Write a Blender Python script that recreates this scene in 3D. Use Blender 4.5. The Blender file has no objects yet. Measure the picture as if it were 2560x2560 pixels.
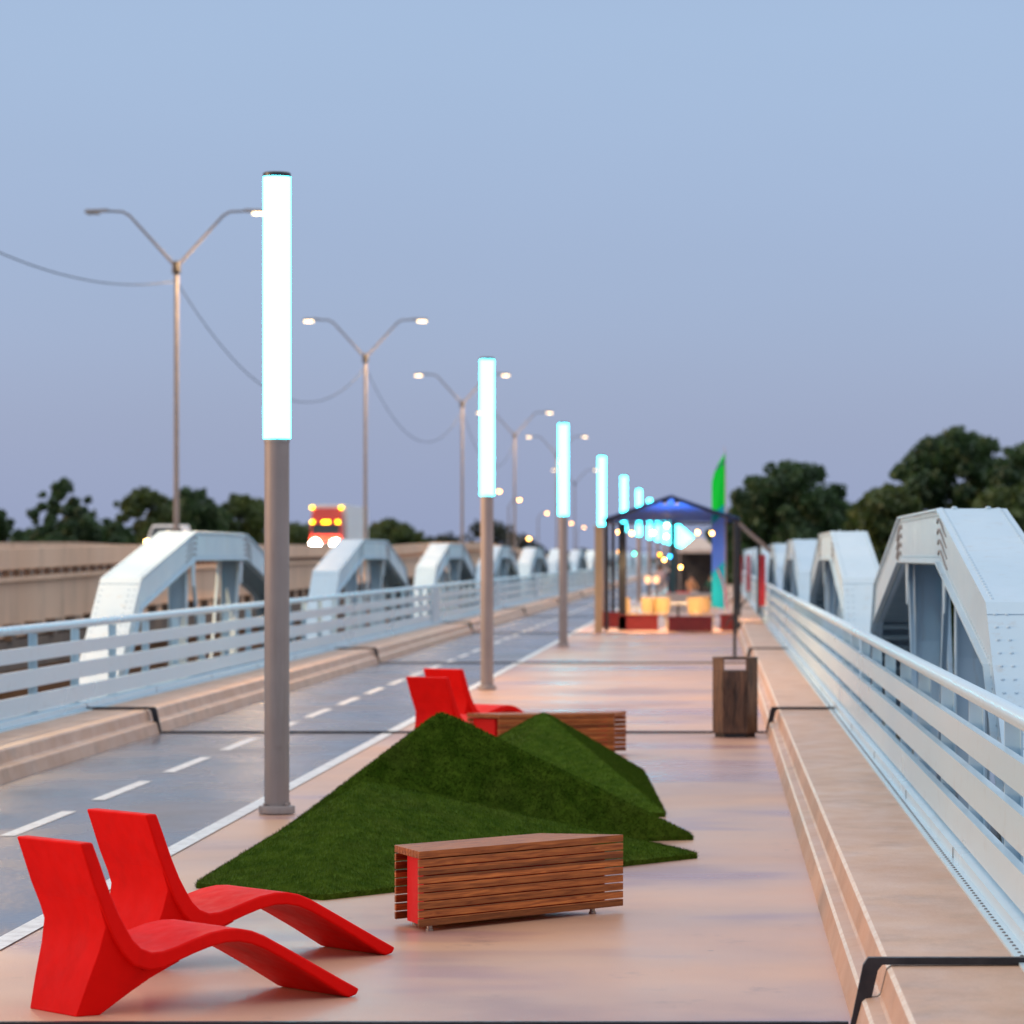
import bpy, math, random
import numpy as np
from mathutils import Vector, Matrix, noise as mnoise
R = math.radians
PI = math.pi
scn = bpy.context.scene
COL = scn.collection
random.seed(7)
rng = np.random.default_rng(11)

# ------------------------------------------------------------------ mesh builder
class MB:
    def __init__(self):
        self.v = []; self.f = []; self.mi = []; self.cur = 0
    def face(self, *idx):
        self.f.append(tuple(idx)); self.mi.append(self.cur)
    def add(self, pts):
        b = len(self.v); self.v.extend([tuple(p) for p in pts]); return b
    def box(self, x0, x1, y0, y1, z0, z1):
        if x0 > x1: x0, x1 = x1, x0
        if y0 > y1: y0, y1 = y1, y0
        b = self.add([(x0,y0,z0),(x1,y0,z0),(x1,y1,z0),(x0,y1,z0),(x0,y0,z1),(x1,y0,z1),(x1,y1,z1),(x0,y1,z1)])
        for q in ((3,2,1,0),(4,5,6,7),(0,1,5,4),(1,2,6,5),(2,3,7,6),(3,0,4,7)):
            self.face(*[b+i for i in q])
    def hexa(self, bot, top):
        """two matching rings (lists of points), bottom counter-clockwise from above"""
        n = len(bot); b = self.add(bot); t = self.add(top)
        self.face(*[b+i for i in reversed(range(n))]); self.face(*[t+i for i in range(n)])
        for i in range(n):
            j = (i+1) % n
            self.face(b+i, b+j, t+j, t+i)
    def extrude(self, poly, vec):
        """planar polygon extruded along vec"""
        v = Vector(vec)
        self.hexa(poly, [tuple(Vector(p)+v) for p in poly])
    def tube(self, pts, r, n=8, cap=True):
        pts = [Vector(p) for p in pts]
        rs = r if isinstance(r, (list, tuple)) else [r]*len(pts)
        rings = []
        up0 = None
        for i, p in enumerate(pts):
            if i == 0: d = pts[1]-p
            elif i == len(pts)-1: d = p-pts[i-1]
            else: d = (pts[i+1]-p).normalized() + (p-pts[i-1]).normalized()
            d.normalize()
            if up0 is None:
                up0 = Vector((0,0,1)) if abs(d.z) < .9 else Vector((1,0,0))
            a = d.cross(up0); a.normalize(); c = a.cross(d); c.normalize(); up0 = c
            rings.append(self.add([p + (a*math.cos(2*PI*k/n) + c*math.sin(2*PI*k/n))*rs[i] for k in range(n)]))
        for i in range(len(rings)-1):
            for k in range(n):
                j = (k+1) % n
                self.face(rings[i]+k, rings[i]+j, rings[i+1]+j, rings[i+1]+k)
        if cap:
            self.face(*[rings[0]+k for k in reversed(range(n))]); self.face(*[rings[-1]+k for k in range(n)])
    def bar(self, p0, p1, w, t, side=(1,0,0)):
        """rectangular bar from p0 to p1, width w along 'side', thickness t across"""
        p0 = Vector(p0); p1 = Vector(p1); d = (p1-p0).normalized()
        s = Vector(side); s = (s - d*s.dot(d)).normalized(); u = d.cross(s)
        ring = lambda p: [p + s*a*w/2 + u*b*t/2 for a, b in ((-1,-1),(1,-1),(1,1),(-1,1))]
        self.hexa(ring(p0), ring(p1))
    def lathe(self, prof, n=24, c=(0,0,0), cap=True):
        rings = []
        for r, z in prof:
            rings.append(self.add([(c[0]+r*math.cos(2*PI*k/n), c[1]+r*math.sin(2*PI*k/n), c[2]+z) for k in range(n)]))
        for i in range(len(rings)-1):
            for k in range(n):
                j = (k+1) % n
                self.face(rings[i]+k, rings[i]+j, rings[i+1]+j, rings[i+1]+k)
        if cap:
            self.face(*[rings[0]+k for k in reversed(range(n))]); self.face(*[rings[-1]+k for k in range(n)])
    def ball(self, c, r, n=12, m=8, sz=1.0):
        self.lathe([(max(1e-4, r*math.sin(PI*i/m)), -r*sz*math.cos(PI*i/m)) for i in range(m+1)], n, c, cap=False)
    def rivet(self, c, nrm, r):
        nrm = Vector(nrm).normalized(); a = nrm.orthogonal().normalized(); b_ = nrm.cross(a); c = Vector(c)
        r0 = self.add([c + (a*math.cos(k*PI/3)+b_*math.sin(k*PI/3))*r for k in range(6)])
        r1 = self.add([c + nrm*r*.6 + (a*math.cos(k*PI/3)+b_*math.sin(k*PI/3))*r*.55 for k in range(6)])
        for k in range(6):
            j = (k+1) % 6; self.face(r0+k, r0+j, r1+j, r1+k)
        self.face(*[r1+k for k in range(6)])
    def build(self, name, mat, parent=None, bevel=0, smooth=False, seg=2, loc=None, angle=40):
        me = bpy.data.meshes.new(name)
        me.from_pydata(self.v, [], self.f); me.validate(); me.update()
        mats = mat if isinstance(mat, (list, tuple)) else [mat]
        for m in mats: me.materials.append(m)
        if len(mats) > 1: me.polygons.foreach_set('material_index', self.mi[:len(me.polygons)])
        if smooth:
            me.polygons.foreach_set('use_smooth', [True]*len(me.polygons))
            try: me.set_sharp_from_angle(angle=R(angle))
            except Exception: pass
        o = bpy.data.objects.new(name, me); COL.objects.link(o)
        if parent: o.parent = parent
        if loc: o.location = loc
        if bevel:
            b = o.modifiers.new('bevel', 'BEVEL'); b.width = bevel; b.segments = seg; b.limit_method = 'ANGLE'; b.angle_limit = R(35)
        return o

def raw_mesh(name, verts, faces4, mat, parent=None, n=4, attr=None):
    """fast numpy mesh, all faces with n corners"""
    me = bpy.data.meshes.new(name)
    verts = np.asarray(verts, dtype=np.float32); faces = np.asarray(faces4, dtype=np.int32)
    me.vertices.add(len(verts)); me.vertices.foreach_set('co', verts.ravel())
    me.loops.add(faces.size); me.loops.foreach_set('vertex_index', faces.ravel())
    me.polygons.add(len(faces))
    me.polygons.foreach_set('loop_start', np.arange(0, faces.size, n, dtype=np.int32))
    me.update(calc_edges=True); me.validate()
    me.materials.append(mat)
    o = bpy.data.objects.new(name, me); COL.objects.link(o)
    if parent: o.parent = parent
    return o

def tag(o, label=None, cat=None, group=None, kind=None):
    if label: o['label'] = label
    if cat: o['category'] = cat
    if group: o['group'] = group
    if kind: o['kind'] = kind
    return o
def thing(name, label, cat, loc=(0,0,0), rz=0, group=None):
    o = bpy.data.objects.new(name, None); COL.objects.link(o)
    o.empty_display_size = .2
    o.location = loc; o.rotation_euler = (0,0,rz)
    return tag(o, label, cat, group)
def dup(root, loc, rz=None, label=None, group=None):
    def cp(o, par):
        c = o.copy(); COL.objects.link(c)
        if par: c.parent = par
        for ch in list(o.children): cp(ch, c)
        return c
    r = cp(root, None); r.location = loc
    if rz is not None: r.rotation_euler = (0,0,rz)
    if label: r['label'] = label
    if group: r['group'] = group
    return r
def structure(o): o['kind'] = 'structure'; return o

# camera numbers: eye 2.1 m above the deck looking along +Y with a long lens
EYE = 2.1
F = 7540.0; VX = 1348.0; VY = 1050.0
def at(px, py, D):            # where a sight line meets depth D (planning helper, real metres)
    return Vector(((px-VX)/F*D, D, EYE+(VY-py)/F*D))

# ------------------------------------------------------------------ materials
def mat(name, base=(.5,.5,.5), rough=.5, metal=0, spec=.5):
    m = bpy.data.materials.new(name); m.use_nodes = True
    b = m.node_tree.nodes['Principled BSDF']
    b.inputs['Base Color'].default_value = (*base, 1); b.inputs['Roughness'].default_value = rough
    b.inputs['Metallic'].default_value = metal; b.inputs['Specular IOR Level'].default_value = spec
    return m
def nodes(m): return m.node_tree.nodes, m.node_tree.links, m.node_tree.nodes['Principled BSDF']
def noisy(name, c1, c2, scale=3, rough=(.4,.6), metal=0, detail=6, stretch=(1,1,1), bump=0, bscale=None, spec=.5, p=(.35,.65), gen=False):
    m = mat(name, c1, rough[0], metal, spec); N, L, b = nodes(m)
    tc = N.new('ShaderNodeTexCoord'); mp = N.new('ShaderNodeMapping'); mp.inputs['Scale'].default_value = stretch
    if gen:
        g = N.new('ShaderNodeNewGeometry'); L.new(g.outputs['Position'], mp.inputs['Vector'])
    else:
        L.new(tc.outputs['Object'], mp.inputs['Vector'])
    n = N.new('ShaderNodeTexNoise'); n.inputs['Scale'].default_value = scale; n.inputs['Detail'].default_value = detail; n.inputs['Roughness'].default_value = .6
    L.new(mp.outputs[0], n.inputs['Vector'])
    r = N.new('ShaderNodeValToRGB'); r.color_ramp.elements[0].position = p[0]; r.color_ramp.elements[1].position = p[1]
    r.color_ramp.elements[0].color = (*c1, 1); r.color_ramp.elements[1].color = (*c2, 1)
    L.new(n.outputs[0], r.inputs[0]); L.new(r.outputs[0], b.inputs['Base Color'])
    mr = N.new('ShaderNodeMapRange'); mr.inputs['To Min'].default_value = rough[0]; mr.inputs['To Max'].default_value = rough[1]
    mr.inputs['From Min'].default_value = .3; mr.inputs['From Max'].default_value = .7
    n2 = N.new('ShaderNodeTexNoise'); n2.inputs['Scale'].default_value = scale*1.7; n2.inputs['Detail'].default_value = 3
    L.new(mp.outputs[0], n2.inputs['Vector']); L.new(n2.outputs[0], mr.inputs[0]); L.new(mr.outputs[0], b.inputs['Roughness'])
    if bump:
        n3 = N.new('ShaderNodeTexNoise'); n3.inputs['Scale'].default_value = bscale or scale*8; n3.inputs['Detail'].default_value = 4
        L.new(mp.outputs[0], n3.inputs['Vector'])
        bp = N.new('ShaderNodeBump'); bp.inputs['Strength'].default_value = bump; bp.inputs['Distance'].default_value = .01
        L.new(n3.outputs[0], bp.inputs['Height']); L.new(bp.outputs[0], b.inputs['Normal'])
    return m
def emit(name, c, s):
    m = bpy.data.materials.new(name); m.use_nodes = True; N = m.node_tree.nodes
    N.remove(N['Principled BSDF']); e = N.new('ShaderNodeEmission'); e.inputs[0].default_value = (*c,1); e.inputs[1].default_value = s
    m.node_tree.links.new(e.outputs[0], N['Material Output'].inputs[0]); return m

def concrete_deck():
    m = mat('deck_concrete'); N, L, b = nodes(m)
    g = N.new('ShaderNodeNewGeometry')
    mp = N.new('ShaderNodeMapping'); mp.inputs['Scale'].default_value = (.5,.35,1); L.new(g.outputs['Position'], mp.inputs[0])
    n1 = N.new('ShaderNodeTexNoise'); n1.inputs['Scale'].default_value = .9; n1.inputs['Detail'].default_value = 5; n1.inputs['Roughness'].default_value = .55
    L.new(mp.outputs[0], n1.inputs['Vector'])
    r = N.new('ShaderNodeValToRGB'); cr = r.color_ramp
    cr.elements[0].position = .33; cr.elements[0].color = (.40,.215,.175,1)
    cr.elements[1].position = .62; cr.elements[1].color = (.66,.365,.225,1)
    e = cr.elements.new(.45); e.color = (.55,.315,.225,1)
    L.new(n1.outputs[0], r.inputs[0])
    # a few mauve, freshly sealed bands
    mp2 = N.new('ShaderNodeMapping'); mp2.inputs['Scale'].default_value = (.28,.42,1); mp2.inputs['Location'].default_value = (3.1,1.7,0); L.new(g.outputs['Position'], mp2.inputs[0])
    n2 = N.new('ShaderNodeTexNoise'); n2.inputs['Scale'].default_value = .8; n2.inputs['Detail'].default_value = 3; L.new(mp2.outputs[0], n2.inputs['Vector'])
    r2 = N.new('ShaderNodeValToRGB'); r2.color_ramp.elements[0].position = .56; r2.color_ramp.elements[1].position = .6
    L.new(n2.outputs[0], r2.inputs[0])
    mx = N.new('ShaderNodeMix'); mx.data_type = 'RGBA'; mx.inputs['B'].default_value = (.34,.17,.205,1)
    ml = N.new('ShaderNodeMath'); ml.operation = 'MULTIPLY'; ml.inputs[1].default_value = .5; L.new(r2.outputs[0], ml.inputs[0]); L.new(ml.outputs[0], mx.inputs['Factor'])
    L.new(r.outputs[0], mx.inputs['A'])
    vo = N.new('ShaderNodeTexVoronoi'); vo.inputs['Scale'].default_value = 1.9; vo.inputs['Randomness'].default_value = 1; L.new(g.outputs['Position'], vo.inputs['Vector'])
    vs = N.new('ShaderNodeSeparateColor'); L.new(vo.outputs['Color'], vs.inputs[0])
    vr = N.new('ShaderNodeMapRange'); vr.inputs['From Min'].default_value = .35; vr.inputs['From Max'].default_value = 1; vr.inputs['To Min'].default_value = 0; vr.inputs['To Max'].default_value = .045; L.new(vs.outputs[0], vr.inputs[0])
    lt = N.new('ShaderNodeMath'); lt.operation = 'LESS_THAN'; L.new(vo.outputs['Distance'], lt.inputs[0]); L.new(vr.outputs[0], lt.inputs[1])
    lm = N.new('ShaderNodeMath'); lm.operation = 'MULTIPLY'; lm.inputs[1].default_value = .6; L.new(lt.outputs[0], lm.inputs[0])
    m0 = N.new('ShaderNodeMix'); m0.data_type = 'RGBA'; m0.inputs['B'].default_value = (.10,.06,.055,1); L.new(lm.outputs[0], m0.inputs['Factor']); L.new(mx.outputs['Result'], m0.inputs['A']); mx = m0
    nf = N.new('ShaderNodeTexNoise'); nf.inputs['Scale'].default_value = 85; nf.inputs['Detail'].default_value = 3; L.new(g.outputs['Position'], nf.inputs['Vector'])
    mf = N.new('ShaderNodeMapRange'); mf.inputs['To Min'].default_value = .86; mf.inputs['To Max'].default_value = 1.12; L.new(nf.outputs[0], mf.inputs[0])
    m3 = N.new('ShaderNodeMix'); m3.data_type = 'RGBA'; m3.blend_type = 'MULTIPLY'; m3.inputs['Factor'].default_value = 1
    L.new(mx.outputs['Result'], m3.inputs['A']); L.new(mf.outputs[0], m3.inputs['B']); L.new(m3.outputs['Result'], b.inputs['Base Color'])
    mr = N.new('ShaderNodeMapRange'); mr.inputs['From Min'].default_value = .3; mr.inputs['From Max'].default_value = .7; mr.inputs['To Min'].default_value = .48; mr.inputs['To Max'].default_value = .22; b.inputs['Specular IOR Level'].default_value = .4
    L.new(n2.outputs[0], mr.inputs[0]); L.new(mr.outputs[0], b.inputs['Roughness'])
    bp = N.new('ShaderNodeBump'); bp.inputs['Strength'].default_value = .5; bp.inputs['Distance'].default_value = .004
    L.new(nf.outputs[0], bp.inputs['Height']); L.new(bp.outputs[0], b.inputs['Normal'])
    return m
M = {}
M['deck'] = concrete_deck()
M['lane'] = noisy('lane_coating', (.075,.062,.075), (.135,.108,.118), .8, (.15,.36), stretch=(.6,.3,1), bump=.35, bscale=28, gen=True, spec=.4)
M['paint'] = noisy('road_paint', (.62,.60,.59), (.78,.77,.76), 6, (.4,.6), gen=True)
M['kerb'] = noisy('kerb_concrete', (.51,.305,.20), (.60,.39,.275), 2.2, (.38,.6), stretch=(1,.5,1), bump=.25, bscale=40, gen=True)
M['edge_highlight'] = noisy('kerb_edge_highlight', (.56,.38,.27), (.72,.62,.53), 9, (.35,.6), stretch=(1,1,1), bump=.3, bscale=60, gen=True, p=(.25,.7))  # highlight along the kerb edges, put into the colour
M['joint'] = noisy('joint_steel', (.012,.012,.018), (.03,.028,.035), 9, (.35,.6), spec=.4)
M['steel'] = noisy('painted_steel', (.40,.55,.66), (.46,.60,.70), 1.3, (.28,.45), stretch=(1,.4,1), detail=8)
def aged(m, tint=(.34,.29,.24), amt=.45, stretch=(5,5,.35), lo=.56, hi=.74):
    N, L, b = nodes(m); src = b.inputs['Base Color'].links[0].from_socket
    g = N.new('ShaderNodeNewGeometry'); mp = N.new('ShaderNodeMapping'); mp.inputs['Scale'].default_value = stretch; L.new(g.outputs['Position'], mp.inputs[0])
    n = N.new('ShaderNodeTexNoise'); n.inputs['Scale'].default_value = 1.6; n.inputs['Detail'].default_value = 6; n.inputs['Roughness'].default_value = .7; L.new(mp.outputs[0], n.inputs['Vector'])
    r = N.new('ShaderNodeMapRange'); r.inputs['From Min'].default_value = lo; r.inputs['From Max'].default_value = hi; r.inputs['To Max'].default_value = amt; L.new(n.outputs[0], r.inputs[0])
    mx = N.new('ShaderNodeMix'); mx.data_type = 'RGBA'; mx.inputs['B'].default_value = (*tint,1); L.new(r.outputs[0], mx.inputs['Factor']); L.new(src, mx.inputs['A']); L.new(mx.outputs['Result'], b.inputs['Base Color'])
M['steel_d'] = noisy('painted_steel_lacing', (.26,.38,.45), (.32,.44,.50), 3, (.4,.6))
M['rail'] = noisy('railing_paint', (.50,.68,.79), (.54,.71,.81), .35, (.26,.32), stretch=(1,.3,1), detail=1)
M['slot'] = mat('slot_shade_and_bolts', (.16,.16,.17), .6)  # dark grey for bolts and seams, and for painted shade in truss slots
M['shaft'] = noisy('post_metal', (.30,.25,.24), (.34,.285,.27), 2, (.45,.6), metal=.15)
M['tube'] = emit('cyan_tube', (.072,.86,1.0), 14.0)
M['cap'] = mat('post_cap', (.05,.06,.07), .4, .5)
M['red'] = noisy('red_polyethylene', (.76,.0026,.0014), (.82,.0034,.0018), 8, (.55,.68), bump=.05, bscale=140, spec=.1)
M['redpanel'] = noisy('red_panel', (.66,.003,.002), (.70,.004,.003), 5, (.5,.6), spec=.2)
M['foot'] = mat('foot_metal', (.35,.33,.31), .35, .8)
M['dark'] = noisy('dark_metal', (.018,.018,.022), (.03,.03,.034), 4, (.35,.5), metal=.3)
M['galv'] = noisy('galvanised', (.22,.20,.20), (.28,.255,.25), 2, (.5,.65), metal=.2)
M['hwy'] = noisy('highway_concrete', (.70,.45,.30), (.78,.53,.37), .25, (.7,.9), stretch=(1,1,.25), bump=.1, gen=True)
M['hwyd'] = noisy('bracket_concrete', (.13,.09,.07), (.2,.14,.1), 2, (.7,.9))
M['asphalt'] = noisy('asphalt', (.045,.045,.048), (.06,.06,.062), 2, (.7,.9), gen=True)
M['blue'] = noisy('canopy_blue', (.002,.07,.42), (.003,.09,.48), 3, (.6,.8))
M['planter'] = noisy('oxblood_planter', (.16,.010,.010), (.21,.014,.014), 4, (.4,.6))
M['soil'] = noisy('soil', (.03,.02,.012), (.06,.04,.025), 20, (.9,1))
M['rattan'] = noisy('rattan', (.50,.33,.14), (.66,.46,.22), 30, (.4,.6), stretch=(1,1,4))
M['tabletop'] = noisy('pale_tabletop', (.62,.55,.44), (.7,.64,.54), 4, (.25,.4))
M['white'] = noisy('white_fabric', (.66,.65,.63), (.76,.75,.73), 3, (.6,.8))
M['wpaint'] = noisy('white_paint', (.80,.78,.76), (.86,.84,.82), 2, (.3,.45))
M['rpaint'] = noisy('truck_red', (.55,.035,.02), (.62,.05,.03), 2, (.3,.45))
M['glass'] = mat('dark_glass', (.02,.025,.03), .08)
M['tyre'] = mat('tyre', (.02,.02,.02), .8)
M['banner'] = noisy('red_banner', (.55,.012,.03), (.62,.03,.05), 4, (.5,.7))
M['pole_w'] = mat('flag_pole', (.55,.42,.36), .4)
M['bulbw'] = emit('warm_bulb', (1,.50,.13), 22)
M['lantern'] = emit('lantern_glow', (1,.55,.28), 2.2)
M['bulba'] = emit('amber_bulb', (1,.42,.02), 9)
M['bulbg'] = emit('green_bulb', (.08,1,.55), 9)
M['bulbb'] = emit('blue_bulb', (.03,.42,1), 12)
M['head'] = emit('headlamp', (1,.86,.62), 160)
M['head2'] = emit('gold_headlamp', (1,.55,.14), 40)
M['mark'] = emit('amber_marker', (1,.58,.01), 12)
M['sod'] = emit('lamp_lens', (1,.68,.34), 9)
M['sodo'] = emit('orange_lamp_lens', (1,.49,.13), 16)
M['skin'] = mat('skin', (.45,.25,.17), .5)
M['cl1'] = mat('pale_pink_cloth', (.60,.42,.42), .8)
M['cl2'] = mat('grey_cloth', (.30,.26,.27), .8)
M['cl2b'] = noisy('grey_canvas', (.42,.37,.35), (.5,.45,.42), 3, (.6,.8))
M['cl3'] = mat('navy_cloth', (.015,.022,.05), .8)
M['cl4'] = mat('green_cloth', (.01,.08,.06), .8)
M['cl5'] = mat('peach_cloth', (.55,.26,.12), .8)
M['hair'] = mat('dark_hair', (.03,.018,.012), .6)
M['redbox'] = noisy('red_cooler', (.65,.02,.012), (.7,.03,.02), 4, (.4,.55))
M['tarp'] = noisy('dark_tarp', (.025,.03,.038), (.05,.055,.065), 2, (.7,.9))
M['slatroof'] = noisy('corrugated', (.10,.09,.095), (.18,.16,.16), 2, (.5,.7), metal=.3)
M['ground'] = noisy('ground', (.05,.06,.025), (.09,.08,.045), .05, (.9,1), gen=True)
M['river'] = mat('river_water', (.02,.035,.045), .12)
M['trunk'] = noisy('bark', (.06,.045,.035), (.1,.08,.06), 5, (.8,1))

def leafmat(name, c1, c2):
    m = noisy(name, c1, c2, .5, (.5,.7), gen=True, detail=3)
    N, L, b = nodes(m)
    out = N['Material Output']; t = N.new('ShaderNodeBsdfTranslucent'); t.inputs[0].default_value = (c2[0]*1.2, c2[1]*1.2, c2[2], 1)
    ms = N.new('ShaderNodeMixShader'); ms.inputs[0].default_value = .3
    L.new(b.outputs[0], ms.inputs[1]); L.new(t.outputs[0], ms.inputs[2]); L.new(ms.outputs[0], out.inputs[0]); return m
M['leafa'] = leafmat('foliage_deep', (.022,.052,.022), (.052,.105,.034))
M['leafb'] = leafmat('foliage_olive', (.040,.066,.018), (.085,.122,.030))
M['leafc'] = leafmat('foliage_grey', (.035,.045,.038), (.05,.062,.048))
def turfmat():
    m = noisy('artificial_turf', (.036,.074,.004), (.075,.125,.010), 9, (.85,.95), detail=4, spec=.06, gen=True)
    return m
M['turf'] = turfmat()
aged(M['steel']); aged(M['kerb'], (.24,.15,.10), .5, (1.5,.8,1.5), .52, .75); aged(M['lane'], (.06,.055,.06), .6, (.8,.25,1), .5, .72); aged(M['paint'], (.30,.27,.27), .6, (5,3,1), .5, .7)
aged(M['hwy'], (.25,.17,.12), .5, (.5,.5,.12), .5, .72); aged(M['deck'], (.26,.15,.13), .55, (1.1,.7,1), .60, .72)
aged(M['rail'], (.36,.40,.42), .35, (2,2,4), .55, .75); aged(M['shaft'], (.20,.15,.13), .4, (8,8,.5), .5, .75); aged(M['turf'], (.095,.11,.02), .35, (1.3,1.3,1.3), .5, .72)
aged(M['red'], (.50,.004,.003), .3, (3,3,3), .5, .7)
def wood():
    m = mat('ipe_slat', (.3,.12,.05), .5, 0, .25); N, L, b = nodes(m)
    tc = N.new('ShaderNodeTexCoord'); mp = N.new('ShaderNodeMapping'); mp.inputs['Scale'].default_value = (.9,9,16)
    L.new(tc.outputs['Object'], mp.inputs[0])
    n = N.new('ShaderNodeTexNoise'); n.inputs['Scale'].default_value = 4; n.inputs['Detail'].default_value = 7; n.inputs['Distortion'].default_value = 1.2
    L.new(mp.outputs[0], n.inputs['Vector'])
    r = N.new('ShaderNodeValToRGB'); r.color_ramp.elements[0].position = .3; r.color_ramp.elements[1].position = .72
    r.color_ramp.elements[0].color = (.19,.045,.012,1); r.color_ramp.elements[1].color = (.52,.165,.042,1)
    L.new(n.outputs[0], r.inputs[0])
    # board to board variation
    w = N.new('ShaderNodeTexWhiteNoise'); w.noise_dimensions = '1D'
    sx = N.new('ShaderNodeSeparateXYZ'); L.new(tc.outputs['Object'], sx.inputs[0])
    q = N.new('ShaderNodeMath'); q.operation = 'SNAP'; q.inputs[1].default_value = .0455
    ad = N.new('ShaderNodeMath'); ad.operation = 'ADD'; ad.inputs[1].default_value = .02; L.new(sx.outputs['Z'], ad.inputs[0]); L.new(ad.outputs[0], q.inputs[0]); L.new(q.outputs[0], w.inputs['W'])
    mr = N.new('ShaderNodeMapRange'); mr.inputs['To Min'].default_value = .58; mr.inputs['To Max'].default_value = 1.35; L.new(w.outputs['Value'], mr.inputs[0])
    m3 = N.new('ShaderNodeMix'); m3.data_type = 'RGBA'; m3.blend_type = 'MULTIPLY'; m3.inputs['Factor'].default_value = 1
    L.new(r.outputs[0], m3.inputs['A']); L.new(mr.outputs[0], m3.inputs['B']); L.new(m3.outputs['Result'], b.inputs['Base Color'])
    bp = N.new('ShaderNodeBump'); bp.inputs['Strength'].default_value = .15; bp.inputs['Distance'].default_value = .004
    L.new(n.outputs[0], bp.inputs['Height']); L.new(bp.outputs[0], b.inputs['Normal'])
    return m
M['wood'] = wood()
def bark_bin():
    m = mat('carved_wood', (.06,.04,.03), .45); N, L, b = nodes(m)
    tc = N.new('ShaderNodeTexCoord'); mp = N.new('ShaderNodeMapping'); mp.inputs['Scale'].default_value = (9,9,1.1)
    L.new(tc.outputs['Object'], mp.inputs[0])
    n = N.new('ShaderNodeTexNoise'); n.inputs['Scale'].default_value = 2.4; n.inputs['Detail'].default_value = 5; n.inputs['Distortion'].default_value = 1.5
    L.new(mp.outputs[0], n.inputs['Vector'])
    r = N.new('ShaderNodeValToRGB'); cr = r.color_ramp
    cr.elements[0].position = .3; cr.elements[0].color = (.018,.009,.008,1); cr.elements[1].position = .7; cr.elements[1].color = (.17,.082,.045,1)
    L.new(n.outputs[0], r.inputs[0]); L.new(r.outputs[0], b.inputs['Base Color'])
    bp = N.new('ShaderNodeBump'); bp.inputs['Strength'].default_value = .5; bp.inputs['Distance'].default_value = .01
    L.new(n.outputs[0], bp.inputs['Height']); L.new(bp.outputs[0], b.inputs['Normal'])
    return m
M['bin'] = bark_bin()

# ------------------------------------------------------------------ setting
P = 30.45                      # bridge span
JOINTS = [17.75, 47.3, 78.2] + [78.2 + P*k for k in range(1, 26)]
YEND = 860.0
XL, XR = -6.56, .62            # foot of the left and right kerb
b = MB(); b.box(XL-1.05, XR+1.0, 3, YEND, -.45, 0); structure(b.build('bridge_deck', M['deck']))
def sheet(name, x0, x1, y0, y1, z, m):
    s = MB(); n = s.add([(x0,y0,z),(x1,y0,z),(x1,y1,z),(x0,y1,z)]); s.face(n,n+1,n+2,n+3); return structure(s.build(name, m))
sheet('cycle_lane', XL, -3.84, 3, YEND, .004, M['lane'])
sheet('edge_line', -3.93, -3.80, 3, YEND, .008, M['paint'])
s = MB()
y = 15834/529 - 4.42*5
while y < 500:
    if y > 4:
        n = s.add([(-5.36,y,.008),(-5.24,y,.008),(-5.24,y+2.9,.008),(-5.36,y+2.9,.008)]); s.face(n,n+1,n+2,n+3)
    y += 4.42
structure(s.build('lane_dash_marking', M['paint']))
# kerbs: two steps with worn rounded edges, highlight painted pale on the right kerb
KP = [(0,-.3),(0,0),(.034,.126),(.050,.140),(.105,.147),(.118,.158),(.145,.267),(.164,.283),(.92,.285),(.92,-.3)]
kl = [3.0] + JOINTS + [YEND]
for side, name in ((1,'kerb'),(-1,'kerb')):
    s = MB()
    for a, c in zip(kl[:-1], kl[1:]):
        sub = [a+.02, (a+c)/2-.008]; sub2 = [(a+c)/2+.008, c-.02]
        for (p0, p1) in (sub, sub2):
            if p1-p0 < .3: continue
            poly = [((XR+px) if side > 0 else (XL-px), p0, pz) for px, pz in KP]
            if side < 0: poly = poly[::-1]
            f0 = len(s.f); s.extrude(poly, (0, p1-p0, 0)); nk = len(KP)
            for i in range(nk):
                k0 = i if side > 0 else nk-2-i
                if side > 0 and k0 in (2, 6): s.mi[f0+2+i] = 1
    structure(s.build(name, [M['kerb'], M['edge_highlight']], bevel=.004))
# joints: black steel strip over kerb, deck and kerb
for k, yj in enumerate(JOINTS[:9]):
    s = MB(); h = .012; w = .045
    s.box(XL+.025, XR-.025, yj-.02, yj+.025, .0085, .034)
    for sg, x0 in ((1, XR), (-1, XL)):
        pr = [(-.02,.0),(.04,.285),(.062,.318),(.90,.318),(.90,.2865),(.125,.2865),(.105,.262),(.045,.0)]
        poly = [(x0+sg*px, yj-.03, pz+.003) for px, pz in pr]
        if sg < 0: poly = poly[::-1]
        s.extrude(poly, (0,.055,0))
    lab = ['black steel joint strip over the right kerb at the front edge of the deck',
           'black steel joint strip crossing the deck by the foot of the litter bin',
           'black steel joint strip crossing the deck just beyond the litter bin'][k] if k < 3 else 'thin dark joint strip crossing the far deck around or beyond the canopy'
    tag(s.build('expansion_joint', M['joint']), lab, 'joint strip', 'expansion joints across the deck')

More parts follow.
